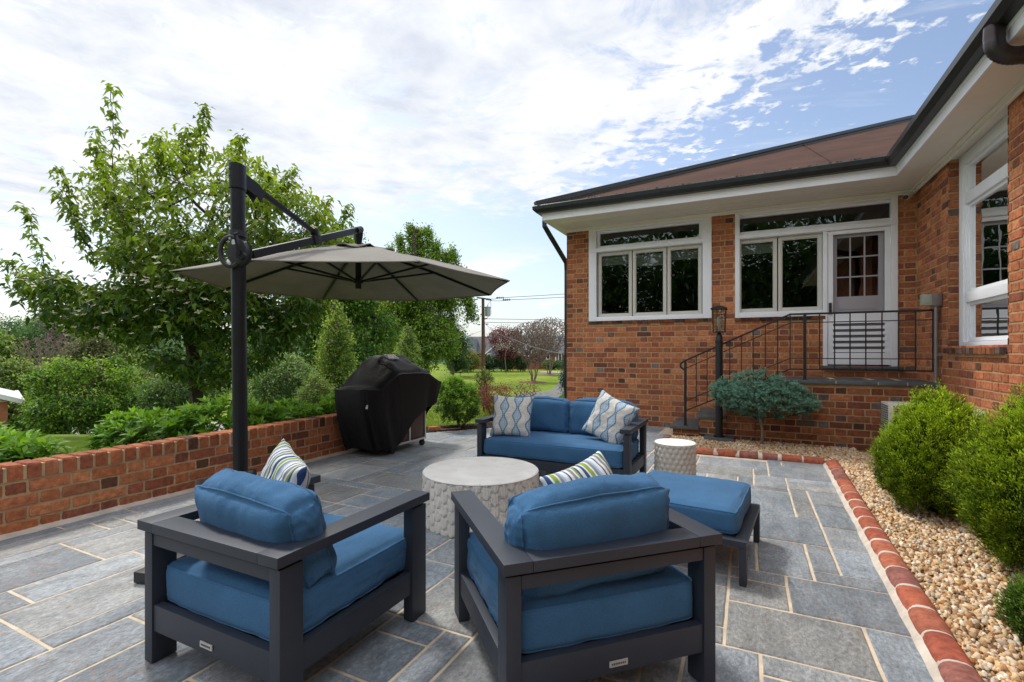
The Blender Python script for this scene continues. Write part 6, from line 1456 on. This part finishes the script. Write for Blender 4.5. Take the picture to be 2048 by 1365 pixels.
# trees and a garden room behind the camera, seen only as reflections in the window glass
for i, (x, y, h_, r_, lab) in enumerate(((15, -13, 13, 5.5, 'tall leafy tree behind the viewpoint, furthest right'), (7, -19, 14, 5.5, 'tall leafy tree behind the viewpoint, right of centre'), (-2, -21, 13, 5.5, 'tall leafy tree directly behind the viewpoint'), (-11, -18, 13, 5.5, 'tall leafy tree behind the viewpoint, left of centre'), (-19, -11, 12, 5.5, 'tall leafy tree behind the viewpoint, furthest left'))):
    make_tree('garden_tree', lab, 'tree', (x, y, -.04), 2.0, [(x, y, h_*.60, r_, r_, h_*.34), (x+1.5, y+1, h_*.38, r_, r_*.8, h_*.26), (x-1.5, y, h_*.36, r_, r_*.8, h_*.24)], 1300, 10, (.42, .26), (.04, .11, .025), (.12, .22, .04), .8, .25, group='trees behind the viewpoint', maxbr=150)

# ------------------------------------------------------------------ sky, sun, camera
w = bpy.data.worlds.new('World'); scn.world = w; w.use_nodes = True; nt = w.node_tree; nt.nodes.clear()
out = nt.nodes.new('ShaderNodeOutputWorld'); bg = nt.nodes.new('ShaderNodeBackground')
sky = nt.nodes.new('ShaderNodeTexSky'); sky.sky_type = 'NISHITA'; sky.sun_disc = False
SE, SA = math.radians(56), math.radians(-38)           # sun high, ahead and to the left
sky.sun_elevation = SE; sky.sun_rotation = SA; sky.air_density = 1.0; sky.dust_density = 2.2; sky.ozone_density = 1.3
tc = nt.nodes.new('ShaderNodeTexCoord'); sp = nt.nodes.new('ShaderNodeSeparateXYZ'); nt.links.new(tc.outputs['Generated'], sp.inputs[0])
zc2 = mathn(nt, 'MAXIMUM', sp.outputs[2], .03); px_ = mathn(nt, 'DIVIDE', sp.outputs[0], zc2); py_ = mathn(nt, 'DIVIDE', sp.outputs[1], zc2)
cb = nt.nodes.new('ShaderNodeCombineXYZ'); nt.links.new(px_, cb.inputs[0]); nt.links.new(py_, cb.inputs[1]); pv = cb.outputs[0]
def nn_(scale, det, rough, dist=0, vec=None, off=(0, 0, 0), sc=(1, 1, 1)):
    mp = nt.nodes.new('ShaderNodeMapping'); mp.inputs['Location'].default_value = off; mp.inputs['Scale'].default_value = sc; nt.links.new(vec or pv, mp.inputs[0]); return noise_node(nt, mp.outputs[0], scale, det, rough, dist)
big = nn_(.9, 4, .55, .2); fine = nn_(3.6, 8, .62, .35, off=(3, 1, 0)); flake = nn_(11, 5, .6, .2, off=(1, 7, 0))
warp = mathn(nt, 'MULTIPLY_ADD', mathn(nt, 'SUBTRACT', big, .5), 1.5, mathn(nt, 'MULTIPLY', mathn(nt, 'SUBTRACT', fine, .5), 1.6))
e1 = mathn(nt, 'SUBTRACT', mathn(nt, 'SUBTRACT', 3.85, mathn(nt, 'MULTIPLY', px_, 1.9)), py_)     # right hand edge of the cloud sheet
e2 = mathn(nt, 'SUBTRACT', mathn(nt, 'SUBTRACT', 3.35, py_), mathn(nt, 'MULTIPLY', px_, .22))
edge = mathn(nt, 'ADD', mathn(nt, 'MINIMUM', e1, e2), warp)
flk = mathn(nt, 'MULTIPLY', mathn(nt, 'SUBTRACT', flake, .5), 6.0)
rightness = mathn(nt, 'MULTIPLY', mathn(nt, 'GREATER_THAN', px_, -9), flk)
# small flakes matter only near the right edge
nr = nt.nodes.new('ShaderNodeMapRange'); nr.inputs[1].default_value = -.2; nr.inputs[2].default_value = 1.0; nt.links.new(px_, nr.inputs[0])
edge = mathn(nt, 'ADD', edge, mathn(nt, 'MULTIPLY', flk, nr.outputs[0]))
mk = nt.nodes.new('ShaderNodeMapRange'); mk.interpolation_type = 'SMOOTHSTEP'; mk.inputs[1].default_value = -.25; mk.inputs[2].default_value = .55; nt.links.new(edge, mk.inputs[0]); m1 = mk.outputs[0]
# low cloud banks towards the horizon and thin wisps
low = nn_(.55, 7, .6, .3, off=(4.4, .6, 0), sc=(1, .38, 1)); lo = nt.nodes.new('ShaderNodeMapRange'); lo.interpolation_type = 'SMOOTHSTEP'; lo.inputs[1].default_value = .50; lo.inputs[2].default_value = .66; nt.links.new(low, lo.inputs[0])
lg_ = nt.nodes.new('ShaderNodeMapRange'); lg_.interpolation_type = 'SMOOTHSTEP'; lg_.inputs[1].default_value = 4.2; lg_.inputs[2].default_value = 6.0; nt.links.new(py_, lg_.inputs[0])
m2_ = mathn(nt, 'MULTIPLY', lo.outputs[0], lg_.outputs[0])
wis = nn_(1.1, 7, .65, .8, off=(9, 2, 0), sc=(.55, 1.5, 1)); wr = nt.nodes.new('ShaderNodeMapRange'); wr.interpolation_type = 'SMOOTHSTEP'; wr.inputs[1].default_value = .53; wr.inputs[2].default_value = .78; wr.inputs[4].default_value = .75; nt.links.new(wis, wr.inputs[0])
gp_ = nn_(2.7, 9, .68, .5, off=(6, 3, 0)); gr_ = nt.nodes.new('ShaderNodeMapRange'); gr_.interpolation_type = 'SMOOTHSTEP'; gr_.inputs[1].default_value = .50; gr_.inputs[2].default_value = .66; gr_.inputs[3].default_value = 1.0; gr_.inputs[4].default_value = .20; nt.links.new(gp_, gr_.inputs[0])
m1 = mathn(nt, 'MULTIPLY', m1, gr_.outputs[0])
msk = mathn(nt, 'MAXIMUM', mathn(nt, 'MAXIMUM', m1, m2_), wr.outputs[0])
shade = nn_(2.1, 6, .6, .3, off=(2, 5, 0)); ccol = ramp(nt, mathn(nt, 'MULTIPLY_ADD', fine, .35, mathn(nt, 'MULTIPLY', shade, .65)), [(.37, (.56, .60, .68)), (.48, (.69, .715, .76)), (.60, (.82, .82, .82))])
ccol = mix(nt, ccol, (.90, .91, .92), mathn(nt, 'MULTIPLY', m2_, .7))
# the sky texture is physically bright: scaled to .11 here, clouds are given in display units
skc = mix(nt, sky.outputs[0], (.135, .135, .135), 1.0, 'MULTIPLY')
hz = nt.nodes.new('ShaderNodeMapRange'); hz.interpolation_type = 'SMOOTHSTEP'; hz.inputs[1].default_value = .42; hz.inputs[2].default_value = 0.0; hz.inputs[4].default_value = .38; nt.links.new(sp.outputs[2], hz.inputs[0])
skc = mix(nt, skc, (.72, .83, .93), hz.outputs[0])
fin = mix(nt, skc, ccol, msk); br_ = nt.nodes.new('ShaderNodeMapRange'); br_.interpolation_type = 'SMOOTHSTEP'; br_.inputs[1].default_value = .35; br_.inputs[2].default_value = -.35; br_.inputs[3].default_value = 1.0; br_.inputs[4].default_value = 1.8; nt.links.new(sp.outputs[1], br_.inputs[0])  # sky behind the camera is brightened as added fill for the facade
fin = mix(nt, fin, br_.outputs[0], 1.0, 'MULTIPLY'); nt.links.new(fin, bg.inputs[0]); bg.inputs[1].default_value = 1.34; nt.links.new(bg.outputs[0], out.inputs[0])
sun = bpy.data.lights.new('sun', 'SUN'); sun.energy = 2.9; sun.angle = math.radians(9); sun.color = (1, .96, .89)
so = bpy.data.objects.new('sun', sun); C.objects.link(so)
sd = Vector((math.sin(SA)*math.cos(SE), math.cos(SA)*math.cos(SE), math.sin(SE))); so.rotation_euler = sd.to_track_quat('Z', 'Y').to_euler(); so.location = sd*30
cam = bpy.data.cameras.new('camera'); co_ = bpy.data.objects.new('camera', cam); C.objects.link(co_); co_.location = (0, 0, 1.26); co_.rotation_euler = (math.radians(90), 0, 0)
cam.lens = 970/2048*36; cam.sensor_width = 36; cam.shift_y = .0100; cam.clip_start = .05; cam.clip_end = 9000
scn.camera = co_
scn.view_settings.view_transform = 'Standard'; scn.view_settings.look = 'None'; scn.view_settings.exposure = 0
scn.cycles.max_bounces = 8; scn.cycles.transparent_max_bounces = 12; scn.cycles.use_denoising = True
